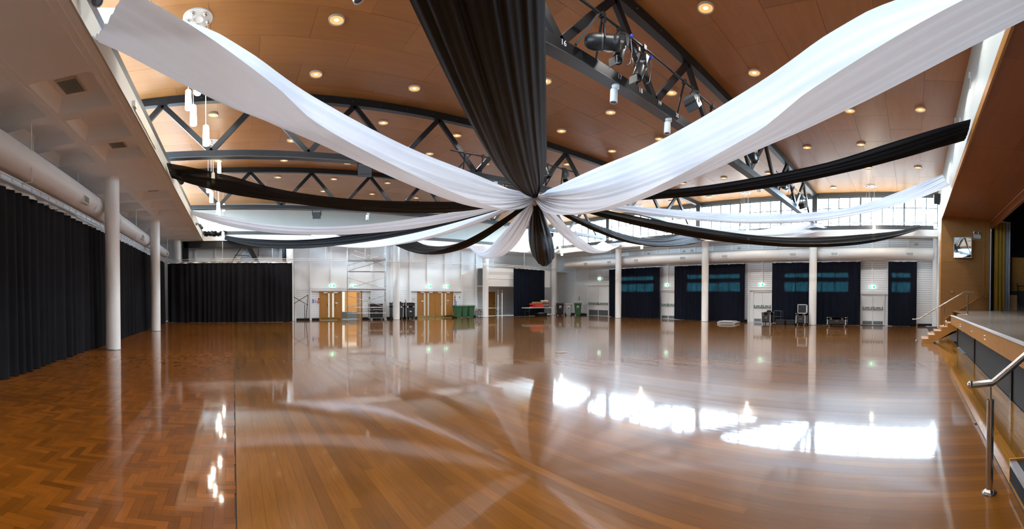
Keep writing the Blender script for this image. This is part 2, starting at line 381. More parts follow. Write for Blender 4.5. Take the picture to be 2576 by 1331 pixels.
# coffered left aisle soffit, cast as a slab with real recesses
sl = MB(); rec = []
ys_g = [(6.80, 8.15), (8.5, 9.8), (10.1, 11.4), (14.9, 16.2), (16.55, 17.85), (18.2, 19.5), (22.85, 24.1), (24.5, 25.7), (26.15, 27.4), (-1.2, .1), (.45, 1.75), (2.1, 3.4)]
for y0, y1 in ys_g: rec += [(-3.45, -2.30, y0, y1), (-4.85, -3.70, y0, y1)]
xs = sorted({-5.7, XL} | {v for r in rec for v in r[:2]}); ysx = sorted({YS, YF} | {v for r in rec for v in r[2:]})
dp = .27
for a in range(len(xs) - 1):
    for b in range(len(ysx) - 1):
        x0, x1, y0, y1 = xs[a], xs[a + 1], ysx[b], ysx[b + 1]; inn = any(abs(r[0] - x0) < 1e-6 and r[2] <= y0 + 1e-6 and r[3] >= y1 - 1e-6 for r in rec)
        if not inn: sl.add([(x0, y0, ZS), (x1, y0, ZS), (x1, y1, ZS), (x0, y1, ZS)], [(0, 3, 2, 1)])
for x0, x1, y0, y1 in rec:
    i = .13; lo = [(x0, y0, ZS), (x1, y0, ZS), (x1, y1, ZS), (x0, y1, ZS)]; hi = [(x0 + i, y0 + i, ZS + dp), (x1 - i, y0 + i, ZS + dp), (x1 - i, y1 - i, ZS + dp), (x0 + i, y1 - i, ZS + dp)]
    sl.add(lo + hi, [(0, 1, 5, 4), (1, 2, 6, 5), (2, 3, 7, 6), (3, 0, 4, 7), (4, 5, 6, 7)])
sl.box(-5.7, XL, YS, YF, ZS + dp + .02, ZS + dp + .1)
la = S('ceiling_left_aisle', sl, soffit_m)
m = MB()
for gx in (-2.14, -3.55): m.box(gx - .012, gx + .012, YS, YF, ZS - .006, ZS + .002)
for y0, y1 in ((5.5, 6.6), (3.6, 5.2), (11.9, 13.2), (13.4, 14.6), (19.9, 21.1), (21.3, 22.5)):
    for gx in (-2.27, -3.42, -3.72, -4.8): m.box(gx - .01, gx + .01, y0, y1, ZS - .005, ZS + .002)
P('cover_strip', m, white, la, w=True, kind='stuff')
for y0 in (7.35, 10.6, 15.4, 18.65):
    g = P('air_grille', MB().box(-3.18, -2.75, y0, y0 + .55, ZS + dp - .03, ZS + dp - .005), ring_m, la, w=True)
    m = MB()
    for k in range(14): m.box(-3.15, -2.78, y0 + .03 + k * .036, y0 + .045 + k * .036, ZS + dp - .045, ZS + dp - .03)
    P('grille_slat', m, fix_g, g, w=True, kind='stuff')
# left wall behind the curtain, right wall with windows behind the curtains
S('wall_left', MB().box(-5.85, -5.7, -1.7, 31, 0, 6.05).box(-5.85, -4.3, -1.7, 31, 5.95, 6.05), white)
S('wall_left_upper', MB().box(-4.5, -4.3, -1.7, 31, ZF, 5.95).box(-4.5, -4.3, -1.7, 31, 7.92, 8.6), frame_m)
S('wall_right_upper', MB().box(26.4, 26.6, -1.7, 31, ZS, 5.95).box(26.4, 26.6, -1.7, 31, 7.92, 8.6), frame_m)
def rwall(u0, u1, n0, n1, z0, z1, mb):
    """box on the right wall: u along y, n out from the wall into the room"""
    vs = []
    for z in (z0, z1):
        for u, n in ((u0, n0), (u0, n1), (u1, n1), (u1, n0)): vs.append((xw(u) - n, u, z))
    mb.add(vs, [(0, 1, 2, 3), (7, 6, 5, 4), (0, 4, 5, 1), (1, 5, 6, 2), (2, 6, 7, 3), (3, 7, 4, 0)])
    return mb
hol = [(18.9, 22.4), (11.5, 15.9), (4.0, 8.3), (.1, 1.3)]
dor = [(23.55, 26.2), (16.75, 18.2), (9.1, 10.55), (1.7, 3.25)]
m = MB(); cuts = sorted(hol + dor); u = -1.7
for a, b in dor: rwall(a - .05, b + .05, -.30, -.16, -.05, 2.9, m)  # unseen backing added behind the door leaves to block daylight through their gaps
for a, b in cuts:
    rwall(u, a, -.15, 0, 0, ZS + .1, m)
    if (a, b) in hol:
        rwall(a, b, -.15, 0, 0, 2.02, m); rwall(a, b, -.15, 0, 2.75, 2.92, m); rwall(a, b, -.15, 0, 3.32, ZS + .1, m)
    else: rwall(a, b, -.15, 0, 2.62 if a > 20 else 2.05, ZS + .1, m)
    u = b
rwall(u, 31, -.15, 0, 0, ZS + .1, m)
wr = S('wall_right', m, white)
m = MB()
JR = MB()
def rboards(u0, u1, z0, z1):
    z = z0
    while z < z1 - .02:
        t = min(z + .135, z1); vs = [(xw(u) - n, u, zz) for (n, zz) in ((.022, z + .012), (.010, t), (0, z + .012)) for u in (u0, u1)]
        m.add(vs, [(0, 1, 3, 2), (0, 4, 5, 1)]); rwall(u0, u1, 0, .004, z - .004, z + .012, JR); z += .135  # each joint gets a strip coloured as its shadow
for a, b, z0 in ((26.25, 29.3, .17), (23.5, 26.2, 2.85), (22.45, 23.5, .17), (18.25, 18.85, .17), (16.7, 18.2, 2.33), (16.0, 16.7, .17), (10.95, 11.45, .17), (9.05, 10.7, 2.33), (8.35, 9.05, .17), (3.3, 3.95, .17), (1.6, 3.25, 2.1), (1.35, 1.6, .17), (-1.3, .05, .17)): rboards(a, b, z0, 4.0)
rboards(-1.3, 29.3, 4.05, ZS)
P('weatherboards', m, wboard, wr, w=True, kind='stuff'); P('board_joint_shades', JR, joint_shade_m, wr, w=True, kind='stuff')
for u in (26.18, 24.58, 23.04, 21.42, 19.86, 18.55, 17.51, 16.46, 15.12, 13.63, 12.07, 10.82, 9.84, 8.84, 7.57, 6.2, 4.65, 3.44, 2.51, 1.54, .31, 27.8):
    lo = {26.18: 0, 10.82: 0, 27.8: 0, 3.44: 0}.get(u, 2.9 if u == 24.58 else 2.35 if u in (17.51, 9.84) else 2.12 if u == 2.51 else 3.35)
    P('batten', rwall(u - .07, u + .07, 0, .09, lo, ZS, MB()), white, wr, w=True)
for u0, u1, z in ((23.3, 26.5, 2.72), (16.6, 18.35, 2.22), (8.95, 10.8, 2.22), (1.5, 3.4, 2.02)): P('head_rail', rwall(u0, u1, 0, .11, z - .09, z + .1, MB()), white, wr, w=True)
m = MB()
for a, b in ((26.3, 29.3), (22.4, 23.4), (10.95, 11.4), (-1.3, .1)): rwall(a, b, 0, .03, 0, .14, m)
S('baseboard_right', m, black_p)
# small grilles high on the right wall
for u in (22.6, 19.4, 16.1, 15.4, 11.6, 7.3, 5.0, -.2):
    g = P('wall_vent', rwall(u - .13, u + .13, 0, .03, 4.95, 5.1, MB()), ring_m, wr, w=True); m = MB()
    for k in range(5): rwall(u - .11, u + .11, .03, .036, 4.965 + k * .026, 4.975 + k * .026, m)
    P('vent_slat', m, fix_g, g, w=True, kind='stuff')
# right return wall beside the stage (white boards), honey plywood side wall of the stage opening
rt = S('wall_return', MB().box(22.75, 26.6, YS - .1, YS + .02, 0, 6.0), white); m = MB()
z = .1
while z < 5.9:
    m.add([(22.75, YS + .042, z + .012), (26.45, YS + .042, z + .012), (26.45, YS + .030, z + .135), (22.75, YS + .030, z + .135), (22.75, YS + .02, z + .012), (26.45, YS + .02, z + .012)], [(1, 0, 3, 2), (1, 5, 4, 0)]); z += .135
P('weatherboards', m, wboard, rt, w=True, kind='stuff')
P('corner_post', MB().box(26.15, 26.4, YS + .05, YS + .3, 0, ZS), white, rt, w=True)
PA, PB = Vector((22.68, YS + .03, 0)), Vector((23.75, -4.3, 0))
def side(t0, t1, z0, z1, n0, n1, mb):
    d = (PB - PA); L_ = d.length; d /= L_; nn = Vector((d.y, -d.x, 0)); nn = -nn if nn.x > 0 else nn; vs = []
    for z in (z0, z1):
        for t, n in ((t0, n0), (t0, n1), (t1, n1), (t1, n0)): q = PA + d * t + nn * n; vs.append((q.x, q.y, z))
    return mb.add(vs, [(0, 1, 2, 3), (7, 6, 5, 4), (0, 4, 5, 1), (1, 5, 6, 2), (2, 6, 7, 3), (3, 7, 4, 0)])
LS = (PB - PA).length
sw = S('wall_stage_side', side(0, LS, 0, 6.1, -.2, -.012, MB()), trimwood)
for z0, z1, cs in ((.0, 1.22, (0, 1.2, LS)), (1.22, 2.44, (0, 1.4, LS)), (2.44, 3.66, (0, 1.3, 2.55, LS)), (3.66, 4.88, (0, 1.3, 2.55, LS)), (4.88, 6.02, (0, 1.3, 2.55, LS))):
    for a, b in zip(cs[:-1], cs[1:]):
        o = P('plywood_panel', side(a + .002, b - .002, z0 + .002, z1 - .002, -.012, random.uniform(.0, .002), MB()), ply_wall, sw, w=True)
P('edge_trim', side(2.62, 2.70, .9, 6.0, 0, .02, MB()), trimwood, sw, w=True)
P('lower_panel', MB().add([tuple(PA + (PB - PA) * t + Vector((-.03, 0, z))) for t, z in ((.30, .5), (.95, .9), (.95, 1.74), (.40, .86))], [(0, 1, 2, 3)]), ply_wall, sw, w=True)
# stage-side gable: white above a flat red-brown plywood soffit with a varnished edge
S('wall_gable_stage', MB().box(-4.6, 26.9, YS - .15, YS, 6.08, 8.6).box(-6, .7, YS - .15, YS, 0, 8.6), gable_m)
S('wall_left_of_stage', MB().box(-6, .7, YS, YS + .02, 0, 6.0), wboard)
so = S('ceiling_stage_front', MB().box(.7, 23.8, -4.3, YS, 6.02, 6.1), ply_soff)
for i in range(10):
    for j in range(2):
        x0 = .7 + i * 2.31 - (0 if j else 0); 
        P('soffit_panel', MB().box(x0 + .003, x0 + 2.307, -4.28 + j * 1.39 + .003, -4.28 + (j + 1) * 1.39 - .003, 6.0 + random.uniform(0, .003), 6.02), ply_soff, so, w=True)
P('edge_trim', MB().box(.7, 22.8, YS - .02, YS + .03, 5.86, 6.09), trimwood, so, w=True)
P('pelmet', MB().box(.7, 23.8, -4.42, -4.28, 5.62, 6.02), ply_soff, so, w=True); P('pelmet_line', MB().box(.7, 23.7, -4.28, -4.265, 5.985, 6.0), white, so, w=True)
# stage house, dark
S('wall_stage_house', MB().box(.5, 28, -10.2, -10, 0, 8.6).box(27.9, 28, -10, -1.7, 0, 8.6).box(.5, .7, -10, YS, 0, 8.6).box(.5, 28, -10.2, -4.4, 8.5, 8.6).box(.5, 28, -4.42, -4.36, 6.0, 8.6).box(23.9, 28, -4.45, -4.35, 0, 6.1), black_p)
S('wall_outer_left', MB().box(-6.1, -5.9, -2, 31.4, 0, 6), black_p)

# ------------------------------------------------------------------ clerestory windows (steel frames, single panes)
def make_window(n, xx, y0, y1, inward):
    z0, z1 = 5.95, 7.92; cols = 11; st = (y1 - y0 - .1) / cols; tz = (6.33, 7.23)
    fr = MB().box(xx - .03, xx + .03, y0, y1, z0, z0 + .05).box(xx - .03, xx + .03, y0, y1, z1 - .06, z1).box(xx - .04, xx + .04, y0, y0 + .06, z0, z1).box(xx - .04, xx + .04, y1 - .06, y1, z0, z1)
    w = S('window_%d' % n, fr, frame_m)
    for k in range(1, cols):
        t = .06 if k % 4 == 3 else .032; yy = y0 + .05 + k * st; P('mullion', MB().box(xx - .03, xx + .03, yy - t, yy + t, z0 + .05, z1 - .06), frame_m, w, w=True)
    for z in tz: P('transom', MB().box(xx - .025, xx + .025, y0 + .06, y1 - .06, z - .026, z + .026), frame_m, w, w=True)
    for a, b in ((z0 + .05, tz[0] - .018), (tz[0] + .018, tz[1] - .018), (tz[1] + .018, z1 - .06)):
        me = None
        for k in range(cols):
            ya = y0 + .05 + k * st + .02; mb = MB().box(-.003, .003, 0, st - .04, 0, b - a)
            if me is None: me = mb.mesh('pane', glass_m)
            o = bpy.data.objects.new('pane', me); o.parent = w; o.location = (xx, ya, a); COL.objects.link(o)
bays = [(-1.5, 6.0), (6.2, 14.1), (14.3, 22.2), (22.4, 30.8)]
for i, b in enumerate(bays): make_window(i + 1, 26.5, *b, -1)
for i, b in enumerate(bays): make_window(i + 5, -4.4, *b, 1)
for i, (a, b) in enumerate(hol):   # windows in the right wall behind the curtains
    m = MB()
    for z in (2.02, 2.70, 2.92, 3.27): rwall(a, b, -.09, -.05, z, z + .05, m)
    k = a
    while k < b: rwall(k, k + .05, -.09, -.05, 2.02, 3.32, m); k += .88
    w = S('window_%d' % (9 + i), m, frame_m); 
    P('pane', rwall(a, b, -.075, -.07, 2.05, 3.3, MB()), glass_m, w, w=True)

# ------------------------------------------------------------------ columns
def column(x, y, label, r=.235, z1=ZS):
    t = T('column', label, 'column', (x, y, 0), group='round white columns', kind='thing')
    P('shaft', MB().lathe([(r, 0.012), (r, z1)], 40), colm, t); P('foot_ring', MB().lathe([(r + .012, .001), (r + .012, .022), (r, .024)], 40), kick_m, t)
column(-3.74, 13.05, 'nearest round white column, in front of the left black curtain')
column(-3.78, 20.75, 'second round white column along the left black curtain')
column(-3.65, 28.25, 'white column behind the curtain rail in the far left corner')
column(3.72, 28.25, 'white column at the right end of the far black curtain')
column(11.2, 28.3, 'white column standing before the black flight cases by the timber doors')
column(18.6, 28.2, 'white column between the three green bins and the alcove')
column(26.0, 28.4, 'white corner column beside the boxes table and dark curtain')
column(25.93, 21.0, 'white column over the left part of the first navy curtain on the right wall')
column(25.93, 13.5, 'white column in front of the second navy curtain on the right wall')
column(25.75, 6.05, 'white column beside the tall open flight case on the right')

# ------------------------------------------------------------------ roof trusses
def truss(y, zb0, zb1, label, extra=None):
    t = T('roof_truss', label, 'truss', (11.2, y, 6.4), group='black bowstring trusses', kind='thing')
    n = 24; xs = [-4.25 + 30.6 * i / n for i in range(n + 1)]; top = MB(); yy = .11
    P_ = []
    for x in xs: z = zc(x) - .012; P_.append([(x, y - yy, z), (x, y - yy, z - .24), (x, y + yy, z - .24), (x, y + yy, z), (x, y - yy, z)])
    top.grid(P_, False); P('top_chord', top, black_p, t, w=True)
    P('chord_flange', MB().box(-4.2, 26.3, y - .14, y + .14, 7.86, 7.885), black_p, t, w=True) if False else None
    P('bottom_chord', MB().cbox(XL - .35, XR + .35, y - .11, y + .11, zb0, zb1, .008), black_p, t, w=True)
    P('chord_plate', MB().box(XL - .3, XR + .3, y - .15, y + .15, zb0 - .018, zb0), grey_p, t, w=True)
    k = -1; x = -2.3 - 1.6
    while x < 26.2:
        for xa, za, xb, zb in ((x, 'b', x + 1.6, 't'), (x + 1.6, 't', x + 3.2, 'b')):
            A = (xa, y, zb1 - .02 if za == 'b' else zc(xa) - .24); B = (xb, y, zb1 - .02 if zb == 'b' else zc(xb) - .24)
            if -4.0 < xa and xb < 26.3: P('web', MB().bar(A, B, .17, .11, (0, 1, 0)), black_p, t, w=True)
        x += 3.2
    for xx in (26.25, -4.15): P('end_post', MB().box(xx - .13, xx + .13, y - .16, y + .16, ZF, 7.95), grey_p, t, w=True)
    return t
ta = truss(6.08, 6.24, 6.49, 'nearest black roof truss, with stencilled numbers on its bottom chord')
tb = truss(14.2, 6.19, 6.40, 'middle black roof truss, over the knot of the fabric swags')
tc_ = truss(22.3, 6.17, 6.36, 'farthest black roof truss, in front of the white far gable')
# stencilled numbers on the nearest truss
def text(s, size, loc, rot, mat, parent, name='stencil_number'):
    cu = bpy.data.curves.new('text', 'FONT'); cu.body = s; cu.size = size; cu.align_x = 'CENTER'; cu.align_y = 'CENTER'; cu.extrude = .0015; cu.resolution_u = 3
    to = bpy.data.objects.new('text', cu); COL.objects.link(to); dg = bpy.context.evaluated_depsgraph_get(); me = bpy.data.meshes.new_from_object(to.evaluated_get(dg)); bpy.data.objects.remove(to)
    me.name = name; me.materials.clear(); me.materials.append(mat); o = bpy.data.objects.new(name, me); COL.objects.link(o); o.parent = parent
    o.location = Vector(loc) - wloc(parent) if parent else loc; o.rotation_euler = rot; return o
for s_, x in (('16', 5.69), ('17', 7.38), ('18', 8.16), ('19', 8.96), ('20', 9.80)): text(s_, .15, (x, 6.08 - .115, 6.415), (PI / 2, 0, 0), paper, ta)
for tr_, yy_ in ((ta, 6.08), (tb, 14.2)):
    m = MB()
    for i in range(26): x = -1 + i * 1.0; m.lathe([(.018, 0), (.018, .02), (0, .021)], 8, (x, yy_ - .112, zc(x) - .13), (0, -1, 0))
    P('bolt_head', m, grey_p, tr_, w=True, kind='stuff')

# dark beams lying along the top of the fascias
def ledge_beam(a, b, label):
    m = MB().bar(a, b, .22, .26); single('ledge_beam', m, grey_p, label, 'beam', 'beams along the fascia tops')
ledge_beam((XL - .12, YS + .05, 5.88), (XL - .12, YF, 5.88), 'dark steel beam along the top of the left white fascia')
ledge_beam((XL, YF + .14, 5.85), (20.6, YF + .14, 5.85), 'dark steel beam along the top of the far white fascia')
ledge_beam((XR + .14, -1.2, 5.87), (XR + .14, YF - 1.0, 5.87), 'dark steel beam under the right clerestory windows')

# ------------------------------------------------------------------ the sixteen fabric swags
HUB = np.array([11.4, 13.62, 5.72])
def swag(name, col, anchor, za, sag, wa, bank, label, wmid=None, pl=7, ph=0.0, hubw=.16, ubelly=.28, endflat=.0, skew=0.0):
    """cloth strip from the hub to its anchor: sagging centre line, pleats gathered at the hub, hammock-shaped section banked by `bank`"""
    N, K = 72, 60; a = np.array([anchor[0], anchor[1], za]); d = a[:2] - HUB[:2]; L_ = np.hypot(*d); d /= L_; lat = np.array([-d[1], d[0]])
    wmid = wmid or wa; G = []
    for i in range(N + 1):
        s = i / N; base = HUB * (1 - s) + a * s; z = base[2] - 4 * sag * s * (1 - s) * (1 + skew * (s - .5))
        g = 1 - (1 - min(s / .42, 1)) ** 2; w = hubw + (wmid - hubw) * g
        if s > .72: e = (s - .72) / .28; w += (wa - wmid) * e * e * (3 - 2 * e)
        bk = bank * min(1, s / .08) * (1 - .35 * max(0, (s - .8) / .2)); row = []
        for j in range(K + 1):
            u = j / K * 2 - 1
            pleat = (.016 + .05 * (1 - g) + .006 * math.sin(s * 9 + j * .4)) * math.sin(PI * pl * u * (1 + .15 * math.sin(2.3 * s + ph)) + ph + 1.2 * s) * (1 - .55 * max(0, (s - .6) / .4)) + .016 * math.sin(PI * (1.7 * pl) * u + 5 * math.sin(3.1 * s + ph) + 7 * s)
            pleat += .02 * math.sin(2.7 * u + 11 * s + ph) * g
            belly = ubelly * w * (u * u - .35) * (1 - .6 * max(0, (s - .85) / .15))
            l = w * .5 * u; n = belly + pleat
            lx = l * math.cos(bk) - n * math.sin(bk); lz = l * math.sin(bk) + n * math.cos(bk)
            row.append((base[0] + lat[0] * lx, base[1] + lat[1] * lx, z + lz))
        G.append(row)
    m = MB().grid(G, True)
    return single(name, m, {'w': white_voile, 'k': black_voile, 's': sheer_black}[col], label, 'drape', 'white swags' if col == 'w' else 'black swags')
b_ = R(35)
swag('fabric_swag', 'w', (XL + .05, 5.9), 5.527, 1.149, 3.6, -0.814, 'broad white voile swag sweeping from the near left fascia to the central knot', 1.746, 8, 0.4, hubw=0.1, skew=-0.17)
swag('fabric_swag', 's', (XL + .05, 13.6), 5.533, 1.069, 1.9, -0.173, 'sheer black swag tied to the left fascia below the pendant lamps', 1.216, 6, 1.1, hubw=0.121, skew=0.07)
swag('fabric_swag', 'w', (XL + .05, 21.0), 5.681, 1.398, 1.391, 0.065, 'narrow white swag from the left fascia crossing the bright far gable', 0.905, 5, 2, hubw=0.139, skew=0.063)
swag('fabric_swag', 'k', (-.6, 28.3), 5.525, 1.283, 0.45, -0.965, 'black swag running to the far left corner above the far black curtain', 0.6, 5, 0.2, hubw=0.173, skew=0.135)
swag('fabric_swag', 'w', (4.9, 28.4), 5.66, 1.28, 1.6, R(-40), 'thin white swag ending on the far fascia above the scaffold tower', .8, 5, 1.7)
swag('fabric_swag', 'k', (11.3, 28.4), 5.62, 1.52, 1.4, R(-25), 'black swag dipping in a curve above the timber double doors', 1.05, 5, .8)
swag('fabric_swag', 'w', (17.6, 28.4), 5.62, 1.60, 1.6, R(10), 'white swag dipping in a curve above the three green bins', 1.15, 5, 2.6)
swag('fabric_swag', 'k', (25.2, 28.4), 5.62, 1.76, 2.3, R(0), 'black swag hanging end-on straight below the central knot', 1.45, 5, 1.4, ubelly=.5)
swag('fabric_swag', 'w', (25.3, 21.1), 5.66, 1.28, 1.5, R(15), 'white swag just right of the end-on black swag, ending at the right fascia', 1.05, 5, .6)
swag('fabric_swag', 'k', (25.3, 13.7), 5.62, 1.14, 1.3, R(35), 'black swag ending at the right fascia near the middle white column', .8, 5, 2.2)
swag('fabric_swag', 'w', (25.3, 6.0), 5.80, 1.0, 1.7, R(30), 'white swag mostly hidden behind the long black one, heaped on the right ledge', .7, 5, 1.0)
swag('fabric_swag', 'k', (25.1, -.5), 5.838, 1.68, 0.5, 0.398, 'long dark swag across the right side ending by the stage corner', 1.077, 5, 1.9, hubw=0.109, skew=0.193)
swag('fabric_swag', 'w', (18.6, YS + .06), 6.753, 1.714, 1.05, 0.918, 'white swag rising to the stage gable beneath the right clerestory', 0.47, 5, 0.3, hubw=0.09, skew=0.593)
swag('fabric_swag', 'k', (11.7, YS + .06), 6.174, 1.179, 1.163, -0.145, 'black swag rising steeply to the brown plywood edge over the stage', 0.6, 5, 2.5, hubw=0.149, skew=0.459)
swag('fabric_swag', 'w', (4.85, YS + .06), 5.145, 1.225, 2.914, 0.951, 'broad white voile swag sweeping up to the near right over the stage edge', 1.899, 8, 1.3, hubw=0.1, skew=0.203)
swag('fabric_swag', 'k', (XL - .1, YS + .06), 4.85, 0.98, 1.305, 0.224, 'wide black swag hanging straight overhead in the middle of the hall', 1.22, 7, 0.9, hubw=0.132, skew=0.543)
# black cloth bundled along the beam in the far left corner
P_ = [(-1.95 + .11 * k, YF + .0 + .05 * math.sin(k * 1.9), 5.82 + .04 * math.sin(k * 2.7)) for k in range(14)]
single('cloth_bundle', MB().path(P_, [.17 + .035 * math.sin(k * 3.1) + .02 * math.cos(k * 5.3) for k in range(14)], 14), black_voile, 'bunched black cloth wrapped on the beam in the far left corner', 'cloth')
# knot at the hub
kn = T('fabric_knot', 'bunched knot of white and black cloth where all the swags meet', 'knot', tuple(HUB + (0, 0, -.15)))
def crumple(cx, cy, cz, r, seed):
    rg = random.Random(seed); m = MB(); P_ = []
    for i in range(13):
        th = PI * i / 12; row = []
        for j in range(21): ph = 2 * PI * (j % 20) / 20; rr = r * (1 + .28 * math.sin(5 * ph + 3 * th + seed) * math.sin(4 * th) + .1 * math.sin(9 * ph)); row.append((cx + rr * math.sin(th) * math.cos(ph), cy + rr * math.sin(th) * math.sin(ph), cz + 1.1 * rr * math.cos(th)))
        P_.append(row)
    return m.grid(P_, True)
P('white_bunch', crumple(-.14, -.12, .02, .22, 1), white_voile, kn); P('black_bunch', crumple(.14, .02, -.08, .20, 2), black_voile, kn)
P('hanging_cord', MB().tube((0, .4, .2), (0, .55, .85), .012, 6), black_p, kn)

# ------------------------------------------------------------------ curtains and their tracks
def curtain(p0, p1, z0, z1, amp, per, seed, wob=.3, hem=0.0):
    """pleated cloth hung along the line p0-p1"""
    rg = random.Random(seed); p0, p1 = Vector(p0), Vector(p1); L_ = (p1 - p0).length; d = (p1 - p0) / L_; nrm = Vector((-d.y, d.x, 0)); n = max(12, int(L_ / per * 8)); rows = 12; G = []
    ph = [0.0]; am = []
    for i in range(n): ph.append(ph[-1] + 2 * PI / 8 * (1 + wob * math.sin(i * .21 + seed) + wob * .6 * math.sin(i * .057 + 2 * seed)))
    for r in range(rows + 1):
        f = r / rows; z = z1 + (z0 - z1) * f; row = []
        for i in range(n + 1):
            t = i / n; a = amp * (.55 + .45 * f) * (1 + .35 * math.sin(i * .13 + seed)); s1 = math.sin(ph[i] + .25 * math.sin(f * 3 + i * .05))
            off = a * s1 + .03 * math.sin(t * L_ * .9 + seed) * f
            q = p0 + d * (t * L_) + nrm * off; row.append((q.x, q.y, z + (hem * math.sin(i * .4 + seed) if r == rows else 0)))
        G.append(row)
    return MB().grid(G, True)
def curtain_thing(p0, p1, z0, z1, amp, per, seed, mat, label, group=None):
    t = T('stage_curtain' if False else 'curtain', label, 'curtain', ((p0[0] + p1[0]) / 2, (p0[1] + p1[1]) / 2, z0), group=group)
    P('cloth', curtain((p0[0], p0[1], 0), (p1[0], p1[1], 0), z0, z1, amp, per, seed), mat, t, w=True)
    P('heading_tape', curtain((p0[0], p0[1], 0), (p1[0], p1[1], 0), z1 - .015, z1 + .07, amp * .9, per * 1.6, seed + 3, hem=.012), wmetal, t, w=True)
    return t
curtain_thing((-4.42, 3.2), (-4.42, 27.5), .012, 3.88, .10, .42, 1, black_cloth, 'long black pleated curtain covering the whole left wall')
curtain_thing((-4.25, 27.75), (3.80, 27.75), .012, 3.83, .07, .36, 2, black_cloth, 'wide black curtain across the left of the far wall')
curtain_thing((21.15, 27.95), (24.75, 28.25), .03, 3.92, .05, .34, 5, navy_cloth, 'single dark navy curtain behind the boxes table at the far right corner')
for (u0, u1), lb, sd in (((18.0, 23.25), 'navy curtain with blue-green light patches right of the far white double doors', 6), ((10.95, 16.65), 'navy curtain behind the flat stack of white panels on the right wall', 7), ((3.2, 9.0), 'widest navy curtain, behind the flight cases on the right wall', 8), ((-.25, 1.5), 'narrow navy curtain nearest the stage stair', 9)):
    curtain_thing((xw(u0) - .45, u0), (xw(u1) - .45, u1), .03, 3.92, .045, .36, sd, navy_cloth, lb)
def ladder_track(pts, label, gap=.11, name='curtain_track'):
    t = T(name, label, 'track', pts[0]); A = [Vector(p) for p in pts]
    P('rail', MB().path(A, .018, 8), wmetal, t, w=True); P('rail', MB().path([a + Vector((0, 0, gap)) for a in A], .018, 8), wmetal, t, w=True); m = MB()
    for a, b in zip(A[:-1], A[1:]):
        n = int((b - a).length / .45)
        for k in range(n): q = a + (b - a) * ((k + .5) / n); m.bar(q, q + Vector((0, 0, gap)), .02, .02, (1, 0, 0))
    P('rung', m, wmetal, t, w=True, kind='stuff')
    return t
tl = ladder_track([(-4.30, 2.5, 3.97), (-4.30, 27.4, 3.97), (-3.95, 27.75, 3.97)], 'white ladder-shaped curtain track above the left black curtain')
tf = ladder_track([(-3.95, 27.75, 3.95), (3.85, 27.75, 3.97), (18.0, 27.85, 4.05), (25.6, 28.0, 4.05), (27.55, 27.9, 4.16)], 'white ladder-shaped curtain track running across the far wall')
tr = ladder_track([(xw(27.9) - .45, 27.9, 4.17), (xw(14) - .45, 14, 4.12), (xw(-1.2) - .45, -1.2, 3.99)], 'white ladder-shaped curtain track along the right wall', gap=.08)
for x in (-.7, 2.6, 6.2, 9.0, 12.6, 15.9, 19.6, 22.8): P('hanger_rod', MB().tube((x, 27.8, 4.05), (x, 28.65, ZS), .016, 6) if False else MB().tube((x, 28.62, 4.0), (x, 28.62, ZS), .02, 6).tube((x, 28.62, 4.02), (x, 27.82, 4.02), .015, 6), wmetal, tf, w=True)
for y in (8.1, 13.5, 17.8, 22.3, 26.5): P('hanger_rod', MB().tube((-4.05, y, 4.05), (-4.05, y, ZS), .014, 6).tube((-4.05, y, 4.05), (-4.3, y, 4.05), .012, 6), wmetal, tl, w=True)

# ------------------------------------------------------------------ air ducts
def duct(segs, vents, label, side, hang):
    t = T('air_duct', label, 'duct', segs[0][0])
    for (a, b, r) in segs:
        P('duct_pipe', MB().path([a, b], r, 32), dmetal, t, w=True)
        n = max(1, int((Vector(b) - Vector(a)).length / 2.4))
        for k in range(n + 1): q = Vector(a).lerp(Vector(b), k / n); P('seam_band', MB().path([q - Vector((0, .02, 0)), q + Vector((0, .02, 0))], r + .008, 32, False), dmetal, t, w=True)
    for (x, y, z, r) in vents:
        c = Vector((x + side * (r - .045), y, z + (-.06))); g = P('outlet_grille', MB().box(c.x - .05, c.x + .05, y - .24, y + .24, c.z - .11, c.z + .11), dmetal, t, w=True); m = MB()
        xx = c.x + side * .051
        for k in range(8): m.box(min(xx, xx + side * .006), max(xx, xx + side * .006), y - .20 + k * .05, y - .17 + k * .05, c.z - .085, c.z + .085)
        P('grille_slot', m, fix_g, g, w=True, kind='stuff')
    for p, q in hang: P('hanger', MB().tube(p, q, .014, 6), wmetal, t, w=True)
ZD = 4.50
duct([((-4.34, 1, 4.55), (-4.34, 15.2, 4.50), .34), ((-4.30, 15.2, 4.47), (-4.30, 21.4, 4.45), .30), ((-4.30, 21.4, 4.45), (-4.30, 27.1, 4.42), .25)],
     [(-4.34, 11.4, 4.42, .34), (-4.3, 19.0, 4.40, .30), (-4.3, 22.6, 4.38, .25), (-4.3, 26.3, 4.36, .25)], 'fat cream air duct hung above the left black curtain', 1, [((-4.55, y, 4.7), (-4.55, y, ZS)) for y in (6.2, 9.2, 12.2, 16.5, 20, 24)])
duct([((26.20, -1.2, 4.41), (26.42, 6.0, 4.42), .37), ((26.42, 6.0, 4.42), (26.62, 14, 4.45), .37), ((26.62, 14, 4.45), (26.72, 25.4, 4.47), .35), ((26.72, 25.4, 4.45), (26.74, 27.6, 4.45), .27)],
     [(26.69, 22.3, 4.46, .35), (26.67, 19.6, 4.46, .35), (26.63, 15.5, 4.45, .35), (26.57, 12.2, 4.44, .37), (26.45, 7.45, 4.42, .37), (26.38, 4.8, 4.41, .37), (26.24, .2, 4.40, .37), (26.71, 24.9, 4.46, .35)],
     'fat white air duct running along the top of the right wall', -1, [((26.25 + .022 * y, y, 4.75), (26.25 + .022 * y, y, ZS)) for y in (1.5, 7, 12, 17, 22.5, 24.5)])

